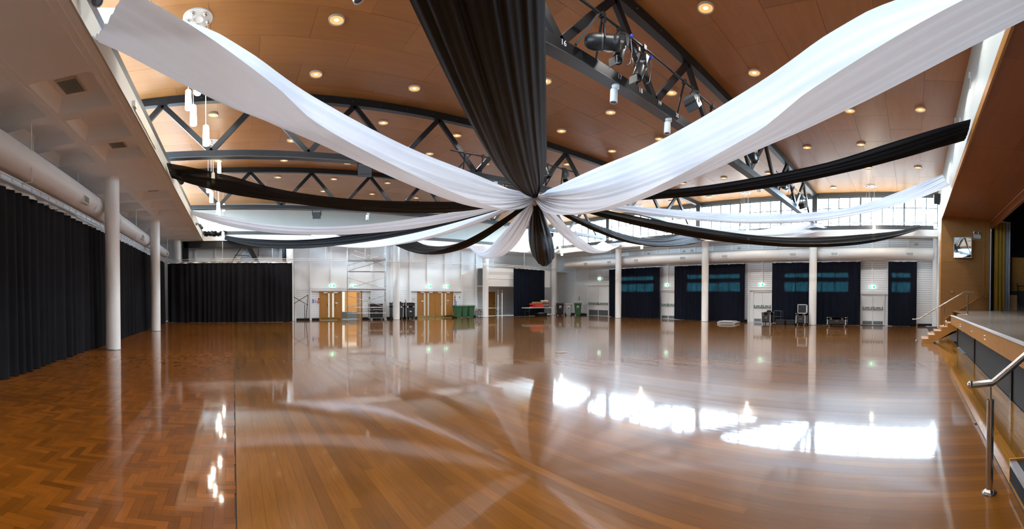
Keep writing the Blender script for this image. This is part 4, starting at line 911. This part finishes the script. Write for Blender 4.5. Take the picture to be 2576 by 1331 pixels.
flight_case(.74, .72, 1.05, (12.42, 28.95, 0), 0, 'black flight case standing against the left edge of the closed timber doors', .72)
single('cone_top', MB().lathe([(.06, 0), (.05, .02), (.02, .26), (0, .27)], 12, (12.15, 28.9, 1.18)), red_m, 'small orange-red cone on the flight case by the timber doors', 'cone')
single('folded_cloth', MB().cbox(11.25, 11.75, 28.7, 29.2, 1.185, 1.25, .02), black_cloth, 'folded black cloth on the flight case behind the white column', 'cloth')
# wheelie bins
def bin_(loc, rz, mat, label, lidm=None, sticker=False, group='wheelie bins', k=1.0):
    t = T('wheelie_bin', label, 'bin', loc, rz, group); G = []
    for z, w, d in ((.08, .20, .21), (.10, .215, .225), (.80, .265, .29), (.86, .285, .31)):
        G.append([(sx * w * k, sy * d * k, z * k) for sx, sy in ((-1, -.8), (-.8, -1), (.8, -1), (1, -.8), (1, .8), (.8, 1), (-.8, 1), (-1, .8), (-1, -.8))])
    P('body', MB().grid([r[::-1] for r in G][::-1], False).add(G[0][:8], [tuple(range(7, -1, -1))]), mat, t)
    P('rim', MB().cbox(-.295 * k, .295 * k, -.32 * k, .32 * k, .845 * k, .875 * k, .01), mat, t)
    P('lid', MB().prismx([(-.33 * k, .875 * k), (.34 * k, .875 * k), (.33 * k, .93 * k), (.05 * k, .955 * k), (-.32 * k, .92 * k)], -.295 * k, .295 * k), lidm or mat, t)
    P('handle', MB().tube((-.24 * k, .37 * k, .90 * k), (.24 * k, .37 * k, .90 * k), .018 * k, 10).bar((-.2 * k, .31 * k, .87 * k), (-.2 * k, .37 * k, .90 * k), .03, .03).bar((.2 * k, .31 * k, .87 * k), (.2 * k, .37 * k, .90 * k), .03, .03), mat, t)
    for a in (-1, 1): P('wheel', MB().lathe([(0, -.025), (.085 * k, -.025), (.10 * k, -.015), (.10 * k, .015), (.085 * k, .025), (0, .025)], 18, (a * .25 * k, .25 * k, .10 * k), (1, 0, 0)), abs_b, t)
    P('foot', MB().box(-.15, .15, -.20 * k, -.14 * k, .002, .09), mat, t)
    if sticker: P('sticker', MB().add([(-.09, -.262 * k, .50 * k), (.09, -.262 * k, .50 * k), (.09, -.285 * k, .74 * k), (-.09, -.285 * k, .74 * k)], [(0, 1, 2, 3)]), paper, t); P('print', MB().add([(-.05, -.276 * k, .54 * k), (.05, -.276 * k, .54 * k), (.05, -.286 * k, .64 * k), (-.05, -.286 * k, .64 * k)], [(0, 1, 2, 3)]), ink, t)
    return t
bin_((16.28, 28.55, 0), R(8), bin_g, 'green wheelie bin nearest the timber doors, left of three'); bin_((16.93, 28.75, 0), R(-6), bin_g, 'green wheelie bin in the middle of the three'); bin_((17.58, 28.8, 0), R(-8), bin_g, 'green wheelie bin on the right of the three by the column')
bin_((25.93, 27.52, 0), R(-40), bin_d, 'dark brown wheelie bin beside the corner column', sticker=True, k=1.15); bin_((26.47, 27.02, 0), R(-42), bin_l, 'pale grey wheelie bin between the brown and green ones', sticker=True, k=1.12); bin_((26.88, 26.28, 0), R(-45), bin_g, 'green wheelie bin with a white sticker by the right wall', sticker=True, k=1.16)
# folding tables
def folding_table(x0, x1, y, z, dp_, label, top=wmetal):
    t = T('folding_table', label, 'table', ((x0 + x1) / 2, y, 0)); P('table_top', MB().cbox(x0, x1, y - dp_ / 2, y + dp_ / 2, z - .045, z, .012), top, t, w=True)
    for x, s_ in ((x0 + .28, 1), (x1 - .28, -1)):
        m = MB()
        for yy in (y - dp_ / 2 + .1, y + dp_ / 2 - .1): m.path([(x + s_ * .08, yy, z - .05), (x, yy, z - .3), (x + s_ * .02, yy, .02)], .014, 8)
        P('leg', m.tube((x, y - dp_ / 2 + .1, z - .3), (x, y + dp_ / 2 - .1, z - .3), .012, 8).tube((x + s_ * .02, y - dp_ / 2 + .02, .015), (x + s_ * .02, y + dp_ / 2 - .02, .015), .014, 8), grey_p, t, w=True)
        P('strut', MB().bar((x, y, z - .3), (x + s_ * .4, y, z - .05), .02, .02), grey_p, t, w=True)
    return t
folding_table(17.98, 19.0, 28.95, .71, .6, 'small folding table behind the column by the three green bins'); folding_table(19.15, 20.75, 29.3, .71, .6, 'long folding table in the alcove in front of the brown door')
bt_ = folding_table(21.72, 24.55, 27.25, .74, .75, 'white folding table carrying red and brown boxes before the dark curtain')
for x, y, lb in ((19.62, 27.95, 'left white pole with black bands standing at the alcove'), (20.02, 27.95, 'right white pole with a black band standing at the alcove')):
    t = T('banded_pole', lb, 'pole', (x, y, 0), group='white poles'); P('pole', MB().lathe([(.10, .001), (.10, .015), (.024, .02), (.024, 2.1), (0, 2.105)], 12), wmetal, t); P('band', MB().lathe([(.028, 1.95), (.028, 2.05)], 12), abs_b, t)
    if 'left' in lb: P('band', MB().lathe([(.028, 1.82), (.028, 1.90)], 12), abs_b, t)
def carton(x0, x1, y0, y1, z0, z1, mat, label, strip=None):
    t = T('carton', label, 'box', ((x0 + x1) / 2, (y0 + y1) / 2, z0), group='boxes on the white table'); P('box', MB().cbox(x0, x1, y0, y1, z0, z1, .006), mat, t, w=True); P('lid_flap', MB().box(x0 + .005, x1 - .005, y0 + .005, y1 - .005, z1, z1 + .008), mat, t, w=True)
    if strip: P('label_strip', MB().box(x0 + .03, x1 - .03, y0 - .004, y0, z0 + (z1 - z0) * .25, z0 + (z1 - z0) * .8), strip, t, w=True)
carton(22.42, 23.50, 26.98, 27.45, .742, .84, red_m, 'long red box at the bottom left of the table pile'); carton(22.70, 23.52, 27.0, 27.44, .85, .96, cardb, 'brown cardboard box on the lower red box', red_m)
carton(22.40, 23.50, 26.98, 27.45, .968, 1.07, red_m, 'upper long red box on the table pile'); carton(22.66, 23.48, 27.0, 27.44, 1.08, 1.20, cardb, 'brown cardboard box topping the left pile')
carton(23.56, 24.16, 26.98, 27.40, .742, .88, blue_m, 'blue-fronted box at the bottom of the right pile', ink); carton(23.58, 24.16, 26.98, 27.40, .89, 1.00, cardb, 'brown box between the blue and black boxes')
carton(23.58, 24.18, 26.98, 27.40, 1.01, 1.13, case_b, 'black box in the right pile on the table', red_m); carton(23.56, 24.14, 26.98, 27.40, 1.14, 1.24, cardb, 'brown box topping the right pile on the table')
carton(23.75, 24.44, 27.42, 27.60, .742, 1.32, paper, 'tall white carton at the back of the table pile')
cr = T('storage_crate', 'dark plastic crate with papers on the floor under the white table', 'crate', (23.4, 27.15, 0)); P('crate_body', MB().add([(22.98, 26.9, .005), (23.80, 26.9, .005), (23.80, 27.4, .005), (22.98, 27.4, .005), (22.92, 26.86, .27), (23.86, 26.86, .27), (23.86, 27.44, .27), (22.92, 27.44, .27), (22.98, 26.92, .27), (23.8, 26.92, .27), (23.8, 27.38, .27), (22.98, 27.38, .27), (23.0, 26.95, .1), (23.78, 26.95, .1), (23.78, 27.35, .1), (23.0, 27.35, .1)], [(3, 2, 1, 0), (0, 1, 5, 4), (1, 2, 6, 5), (2, 3, 7, 6), (3, 0, 4, 7), (4, 5, 9, 8), (5, 6, 10, 9), (6, 7, 11, 10), (7, 4, 8, 11), (8, 9, 13, 12), (9, 10, 14, 13), (10, 11, 15, 14), (11, 8, 12, 15), (12, 13, 14, 15)]), abs_b, cr, w=True); P('rim', MB().box(22.9, 23.88, 26.84, 26.87, .25, .28), abs_b, cr, w=True)
single('paper_stack', MB().cbox(23.2, 23.62, 26.98, 27.3, .104, .30, .01), paper, 'white papers standing in the dark crate under the table', 'paper')

# ------------------------------------------------------------------ things along the right wall
flight_case(.60, .62, .60, (25.55, 8.90, 0), -PI / 2, 'small upright flight case before the white doors, with a dark hat on it', .82)
single('bush_hat', MB().lathe([(.26, 0), (.27, .012), (.15, .025), (.13, .10), (.08, .13), (0, .125)], 24, (25.5, 8.78, .748)), black_cloth, 'dark brimmed hat lying on the small flight case', 'hat')
rk = T('equipment_trolley', 'dark metal trolley just behind the small flight case', 'trolley', (25.95, 8.30, 0)); 
for a in (-.2, .2):
    for b in (-.22, .22): P('post', MB().bar((a, b, .08), (a, b, .84), .025, .025, (1, 0, 0)), grey_p, rk); P('castor', MB().lathe([(0, -.015), (.04, -.012), (.04, .012), (0, .015)], 12, (a, b, .042), (0, 1, 0)).box(a - .012, a + .012, b - .012, b + .012, .05, .09), abs_b, rk)
P('shelf', MB().box(-.22, .22, -.24, .24, .12, .14), grey_p, rk); P('shelf', MB().box(-.22, .22, -.24, .24, .82, .845), grey_p, rk); P('shelf', MB().box(-.22, .22, -.24, .24, .46, .48), grey_p, rk)
def tub(y, label):
    t = T('stage_tub', label, 'crate', (25.35, y, 0), 0, 'black tubs on the floor'); P('tub', MB().add([(-.2, -.24, .004), (.2, -.24, .004), (.2, .24, .004), (-.2, .24, .004), (-.24, -.29, .27), (.24, -.29, .27), (.24, .29, .27), (-.24, .29, .27)], [(3, 2, 1, 0), (0, 1, 5, 4), (1, 2, 6, 5), (2, 3, 7, 6), (3, 0, 4, 7), (4, 5, 6, 7)]), abs_b, t)
    P('lid', MB().cbox(-.26, .26, -.31, .31, .27, .31, .01), abs_b, t); m = MB()
    for k in range(6): m.box(-.235, -.215, -.24 + k * .085, -.21 + k * .085, .05, .25)
    P('rib', m, abs_b, t, kind='stuff')
tub(7.92, 'black lidded tub on the floor beside the small flight case'); tub(7.26, 'black lidded tub on the floor beside the tall open flight case')
t = flight_case(.58, .60, .58, (25.3, 6.62, 0), -PI / 2, 'tall flight case standing open with its lid upright, left of the white column', .86)
P('lid', MB().box(-.27, .27, .10, .26, .73, 1.24), case_b, t); m = MB()
for a in (-1, 1): m.box(a * .29 - .035 * (a > 0), a * .29 + .035 * (a < 0), .08, .28, .71, 1.26)
P('lid_edging', m.box(-.29, .29, .08, .28, .71, .745).box(-.29, .29, .08, .28, 1.225, 1.26), case_e, t)
flight_case(1.10, .55, .40, (24.85, 4.36, 0), -PI / 2, 'long low flight case on castors right of the white column', .80)
dull_w = M('dull_white_board', (.42, .42, .41), .5, var=.1)
mt = T('panel_stack', 'flat stack of white panels lying on the floor before the second navy curtain', 'panels', (24.9, 11.3, 0), R(4))
for k, (a, w_, z) in enumerate(((0, .62, .005), (.06, .66, .062), (-.04, .50, .119))): P('panel', MB().cbox(-.55 + a, .35 + a, -w_, w_ * .85, z, z + .05, .006), dull_w, mt)
single('cable_coil', MB().path([(25.3 + .28 * math.cos(a * .5) * (1 + .2 * math.sin(a * 1.7)), 5.2 + .5 * math.sin(a * .5), .015 + .012 * (a % 3)) for a in range(40)], .012, 6), abs_b, 'loose black cable coiled on the floor right of the white column', 'cable')
single('floor_strip', MB().box(xw(2.5) - .5, xw(2.5) - .1, 1.72, 3.2, .001, .02), abs_b, 'black threshold mat before the white doors nearest the stage', 'mat')

# ------------------------------------------------------------------ ledge railing under the right windows
rl = T('ledge_rail', 'thin white safety rail in front of the right clerestory windows', 'railing', (26.0, 14, ZF))
for z in (6.22, 6.05): P('rail', MB().tube((26.0, -1.2, z), (26.0, 28.2, z), .014, 6), wmetal, rl, w=True)
for k in range(13): y = -1 + k * 2.4; P('stanchion', MB().bar((26.0, y, ZF), (26.0, y, 6.32), .03, .03, (1, 0, 0)), wmetal, rl, w=True)
single('ledge_heap', MB().grid([[(25.75 + .3 * math.cos(a) * r, -.2 + .75 * r * math.sin(a), ZF + .30 * (1 - r) * (1 + .5 * math.sin(5 * a + 9 * r)) + .02 + .06 * math.sin(7 * a) * r) for a in [2 * PI * j / 24 for j in range(25)]] for r in (0.02, .25, .5, .75, 1)], True), dusk_v, 'crumpled grey cloth heaped on the ledge by the stage corner', 'cloth')
single('ledge_heap', MB().grid([[(25.62 + .42 * math.cos(a) * r, 6.0 + .95 * r * math.sin(a), ZF + .12 + .34 * (1 - r ** 1.5) + .03 * math.sin(6 * a) * r) for a in [2 * PI * j / 24 for j in range(25)]] for r in (0.02, .25, .5, .75, 1)], True), white_voile, 'mound of white voile heaped on the right ledge above the third column', 'cloth')
single('ledge_heap', MB().grid([[(25.62 + .42 * math.cos(a) * r, 20.6 + .8 * r * math.sin(a), ZF + .12 + .30 * (1 - r ** 1.5) + .03 * math.sin(6 * a) * r) for a in [2 * PI * j / 24 for j in range(25)]] for r in (0.02, .25, .5, .75, 1)], True), white_voile, 'mound of white voile heaped on the right ledge above the first navy curtain', 'cloth')

# ------------------------------------------------------------------ stage, its stair, hand rails
X1, ZT = 15.45, 1.06
sg = T('stage', 'raised timber stage with charcoal front panels at the right edge', 'stage', (8, -1.6, 0))
dk = [(3.8, -1.42), (3.8, -2.30), (.8, -2.30), (.8, -9.95), (23.7, -9.95), (23.70, -4.5), (22.90, -2.12), (X1, -2.12), (X1, -1.42)]; nk = len(dk)
P('deck', MB().add([(x, y, z) for z in (ZT - .04, ZT) for x, y in dk], [tuple(range(nk - 1, -1, -1)), tuple(range(nk, 2 * nk))] + [(i, (i + 1) % nk, nk + (i + 1) % nk, nk + i) for i in range(nk)]), deck_m, sg, w=True)
P('fascia', MB().box(3.8, X1, -1.44, -1.38, ZT - .30, ZT - .01).box(X1 - .06, X1, -2.1, -1.38, ZT - .30, ZT - .01), trimwood, sg, w=True)
P('nosing', MB().box(3.8, X1 + .012, -1.45, -1.365, ZT - .012, ZT + .012), case_e, sg, w=True)
x = .8
for xb in (3.87, 6.8, 10.98, 15.1): P('batten', MB().box(xb - .07, xb + .07, -1.66, -1.58, .001, ZT - .28), black_p, sg, w=True)
for a, b in ((3.95, 6.72), (6.88, 10.9), (11.06, 15.02)): P('front_panel', MB().box(a, b, -1.68, -1.61, .012, ZT - .28), stage_k, sg, w=True)
P('end_panel', MB().box(3.8, 3.86, -2.3, -1.68, .001, ZT - .05), stage_k, sg, w=True); P('end_panel', MB().box(15.02, 15.1, -2.1, -1.68, .001, ZT - .28), stage_k, sg, w=True); P('floor_strip', MB().box(12.8, 14.6, -1.61, -1.52, .002, .02), kick_m, sg, w=True)
m = MB()
for x, z in ((13.2, .93), (13.2, .86), (12.3, .9), (12.3, .85), (8.1, .93), (8.1, .86), (9.9, .88)): m.lathe([(.018, 0), (.012, .015), (0, .018)], 8, (x, -1.38, z), (0, 1, 0))
P('screw_head', m, chrome, sg, w=True, kind='stuff'); P('hook', MB().path([(13.25, -1.60, .74), (13.25, -1.55, .72), (13.25, -1.53, .66), (13.25, -1.56, .62)], .012, 6), chrome, sg, w=True)
# far stair at the right end of the stage
stc = T('stage_stair', 'honey timber stair rising beside the far end of the stage', 'stair', (16.7, -1.2, 0)); sy = (-.38, -.62, -.85, -1.09, -1.33, -1.57, -1.81); rz_ = .15
prof = [(sy[0], 0)]; 
for k in range(7): prof += [(sy[k], (k + 1) * rz_), ((sy[k + 1] if k < 6 else -2.12), (k + 1) * rz_)]
prof += [(-2.12, .62), (-1.5, .42), (-.78, .0)]
for xa in (16.14, 17.32): P('stringer', MB().prismx(prof, xa, xa + .06), trimwood, stc, w=True)
for k in range(7):
    y1 = sy[k + 1] if k < 6 else -2.10; P('tread', MB().box(16.2, 17.32, y1 - .01, sy[k] + .015, (k + 1) * rz_ - .03, (k + 1) * rz_), ply_wall, stc, w=True); P('riser', MB().box(16.2, 17.32, sy[k] - .02, sy[k], k * rz_ + .002, (k + 1) * rz_ - .03), trimwood, stc, w=True)
P('underside', MB().add([(16.2, -.78, .01), (17.32, -.78, .01), (17.32, -2.12, .62), (16.2, -2.12, .62)], [(0, 1, 2, 3)]), stage_k, stc, w=True)
def handrail(name, label, pts, posts, r=.022, rail_m=steel, pr=.026):
    t = T(name, label, 'handrail', posts[0][:3]); P('rail', MB().path(pts, r, 12), rail_m, t, w=True)
    m = MB()
    for p in (pts[0], pts[-1]): m.lathe([(0, -.0), (r, 0)], 12, p)
    for (x, y, z, zt) in posts:
        q = P('post', MB().path([(x, y, z + .005), (x, y, zt - .12)], pr, 16), rail_m, t, w=True); P('spigot', MB().tube((x, y, zt - .12), (x, y, zt), pr * .3, 8), rail_m, q, w=True); P('base_flange', MB().lathe([(pr * 2.1, .002), (pr * 2.1, .012), (pr * 1.3, .03), (pr, .04)], 20, (x, y, z)), rail_m, q, w=True)
    return t
handrail('stair_handrail', 'steel handrail with three posts on the far stage stair', [(16.87, .0, .85), (16.87, -.24, .85), (16.87, -2.05, 1.95), (16.87, -2.38, 1.95)], [(16.87, -.18, 0, .83), (16.87, -1.23, .60, 1.44), (16.87, -2.16, 1.05, 1.94)], .024)
wr_ = T('wall_handrail', 'timber handrail on steel brackets along the plywood wall behind the far stair', 'handrail', (22.6, -2.8, .6))
def onside(t, n, z): d = (PB - PA).normalized(); nn = Vector((-abs(d.y), -d.x * (1 if d.y < 0 else -1), 0)); nn = Vector((d.y, -d.x, 0)); nn = nn if nn.x < 0 else -nn; q = PA + d * t + nn * n; return (q.x, q.y, z)
P('rail', MB().path([onside(.25, .08, .62), onside(.52, .08, .78), onside(2.55, .08, 1.93), onside(2.95, .08, 1.95)], .032, 10), trimwood, wr_, w=True)
for t_, z in ((.32, .60), (1.55, 1.34), (2.70, 1.90)): P('bracket', MB().bar(onside(t_, .0, z - .07), onside(t_, .05, z - .07), .08, .08).bar(onside(t_, .05, z - .07), onside(t_, .08, z), .02, .02), chrome, wr_, w=True)
# near stair and hand rail at the right edge of the picture
ns = T('near_stage_step', 'black carpeted step with a metal nosing at the lower right corner', 'step', (3.0, -1.0, 0))
for k in range(5):
    y0, y1, z = -.88 - k * .28, -.88 - (k + 1) * .28, .18 * (k + 1)
    if k == 0 or True:
        P('tread', MB().box(2.2, 3.72, y1, y0, z - .18 + .002, z), tread_m, ns, w=True); P('nosing', MB().box(2.2, 3.725, y0 - .05, y0 + .008, z - .035, z + .006), alum, ns, w=True)
P('side_board', MB().prismx([(-.872, .002), (-.872, .20), (-1.16, .20), (-1.16, .38), (-1.36, .38), (-1.36, .002)], 3.725, 3.75), trimwood, ns, w=True)
hx, hy = 3.55, -.665
nh = handrail('near_handrail', 'brushed steel handrail on a round post in the lower right foreground', [(3.50, -.48, .91), (3.508, -.66, .922), (3.51, -.70, .945), (3.54, -1.75, 1.80)], [(3.53, -.655, 0, .90)], .030, pr=.031)
P('end_cap', MB().lathe([(0, -.03), (.02, -.024), (.031, -.01), (.031, .012), (0, .014)], 16, (3.4995, -.482, .91), (0, -1, 0)), chrome, nh, w=True)

# ------------------------------------------------------------------ on the plywood stage wall, and the stage house
mr = T('wall_mirror', 'square mirror on the plywood wall reflecting the black truss', 'mirror', onside(1.1, .02, 3.9))
ma_ = Vector(onside(.72, .06, 3.88)); md = Vector((-.275, -.961, 0)); mn = Vector((-.961, .275, 0))
def mq(t, n, z): q = ma_ + md * t + mn * n; return (q.x, q.y, z)
P('glass', MB().add([mq(0, .012, 3.88), mq(.94, .012, 3.88), mq(.94, .012, 4.94), mq(0, .012, 4.94)], [(0, 1, 2, 3)]), mirror_m, mr, w=True)
for a, b in (((0, 3.88), (.94, 3.88)), ((.94, 3.88), (.94, 4.94)), ((.94, 4.94), (0, 4.94)), ((0, 4.94), (0, 3.88))): P('frame', MB().bar(mq(a[0], .01, a[1]), mq(b[0], .01, b[1]), .035, .03), ring_m, mr, w=True)
P('back_board', MB().add([mq(t, n, z) for z in (3.88, 4.94) for t, n in ((0, 0), (.94, 0), (.94, -.02), (0, -.02))], [(3, 2, 1, 0), (4, 5, 6, 7), (0, 1, 5, 4), (1, 2, 6, 5), (2, 3, 7, 6), (3, 0, 4, 7)]), trimwood, mr, w=True)
for z in (4.0, 4.8): P('wall_bracket', MB().bar(mq(.85, -.02, z), onside(1.62, 0, z), .03, .03), steel, mr, w=True)
em = T('emergency_light', 'white emergency light with two round lamps on the plywood wall', 'emergency light', onside(2.1, .0, 4.95))
P('case', MB().add([onside(1.93, .002, 5.0), onside(2.32, .002, 5.0), onside(2.32, .09, 5.0), onside(1.93, .09, 5.0), onside(1.93, .002, 5.22), onside(2.32, .002, 5.22), onside(2.32, .09, 5.22), onside(1.93, .09, 5.22)], [(0, 1, 2, 3), (7, 6, 5, 4), (0, 4, 5, 1), (1, 5, 6, 2), (2, 6, 7, 3), (3, 7, 4, 0)]), wmetal, em, w=True)
for t_ in (1.96, 2.25):
    c = onside(t_, .06, 5.31); P('lamp_head', MB().lathe([(0, -.06), (.05, -.05), (.085, .02), (.085, .04), (0, .045)], 18, c, (-1, .1, -.1)), wmetal, em, w=True); P('lens', MB().lathe([(.075, .046), (0, .048)], 18, c, (-1, .1, -.1)), chrome, em, w=True); P('neck', MB().tube((c[0], c[1], 5.21), (c[0], c[1], 5.27), .015, 8), wmetal, em, w=True)
P('indicator', MB().lathe([(0, 0), (.025, 0), (.025, .01), (0, .012)], 12, onside(2.34, .05, 5.10), (-1, 0, 0)), exit_g, em, w=True)
single('wall_plate', MB().cbox(*sorted((onside(.55, .0, 0)[0], onside(.55, .015, 0)[0])), -2.15, -2.02, 2.02, 2.14, .002), cardb, 'small brown blank plate on the plywood wall', 'plate')
curtain_thing((23.95, -4.55), (23.95, -5.15), ZT + .01, 6.05, .05, .22, 12, gold_v, 'gold velvet stage curtain hanging at the side of the stage opening')
curtain_thing((24.1, -5.1), (24.1, -5.5), ZT + .01, 6.05, .04, .2, 13, dusk_v, 'pale grey curtain just inside the gold stage curtain')
curtain_thing((22.6, -7.4), (22.6, -8.0), 3.6, 6.2, .05, .22, 14, gold_v, 'short gold curtain deep inside the dark stage')
S('wall_stage_back', MB().box(25.4, 25.5, -10, -5.4, 0, 2.2), grey_p); cb = T('stage_cupboard', 'dim brown timber cupboard on the far side of the stage house', 'cupboard', (25.2, -6.6, 2.1))
P('carcass', MB().box(24.9, 25.5, -7.4, -5.8, 2.2, 4.2), trimwood, cb, w=True); P('door', MB().box(24.88, 24.9, -7.3, -6.65, 2.3, 3.75), trimwood, cb, w=True); P('door', MB().box(24.88, 24.9, -6.58, -5.9, 2.3, 3.75), trimwood, cb, w=True); P('post', MB().box(24.86, 24.94, -6.66, -6.56, 4.2, 5.1), trimwood, cb, w=True)
ld_ = T('step_ladder', 'dark step ladder leaning in the dim stage wing', 'ladder', (24.6, -6.6, ZT))
for y in (-6.25, -6.75): P('stile', MB().bar((24.5, y, ZT + .01), (24.75, y + .15, ZT + 1.6), .05, .03), grey_p, ld_, w=True)
m = MB()
for k in range(5): f = k / 5 + .1; m.box(24.5 + .25 * f - .04, 24.5 + .25 * f + .04, -6.75 + .15 * f, -6.25 + .15 * f, ZT + 1.6 * f, ZT + 1.6 * f + .025)
P('tread', m, grey_p, ld_, w=True, kind='stuff')
for i, (y, h, lb) in enumerate(((-5.75, .9, 'grey-brown box standing next to the pale stage curtain'), (-7.2, .75, 'brown box stacked on the stage near the dark ladder'))): single('prop_box', MB().cbox(24.3, 24.8, y - .25, y + .25, ZT + .01, ZT + h, .01), cardb, lb, 'box')
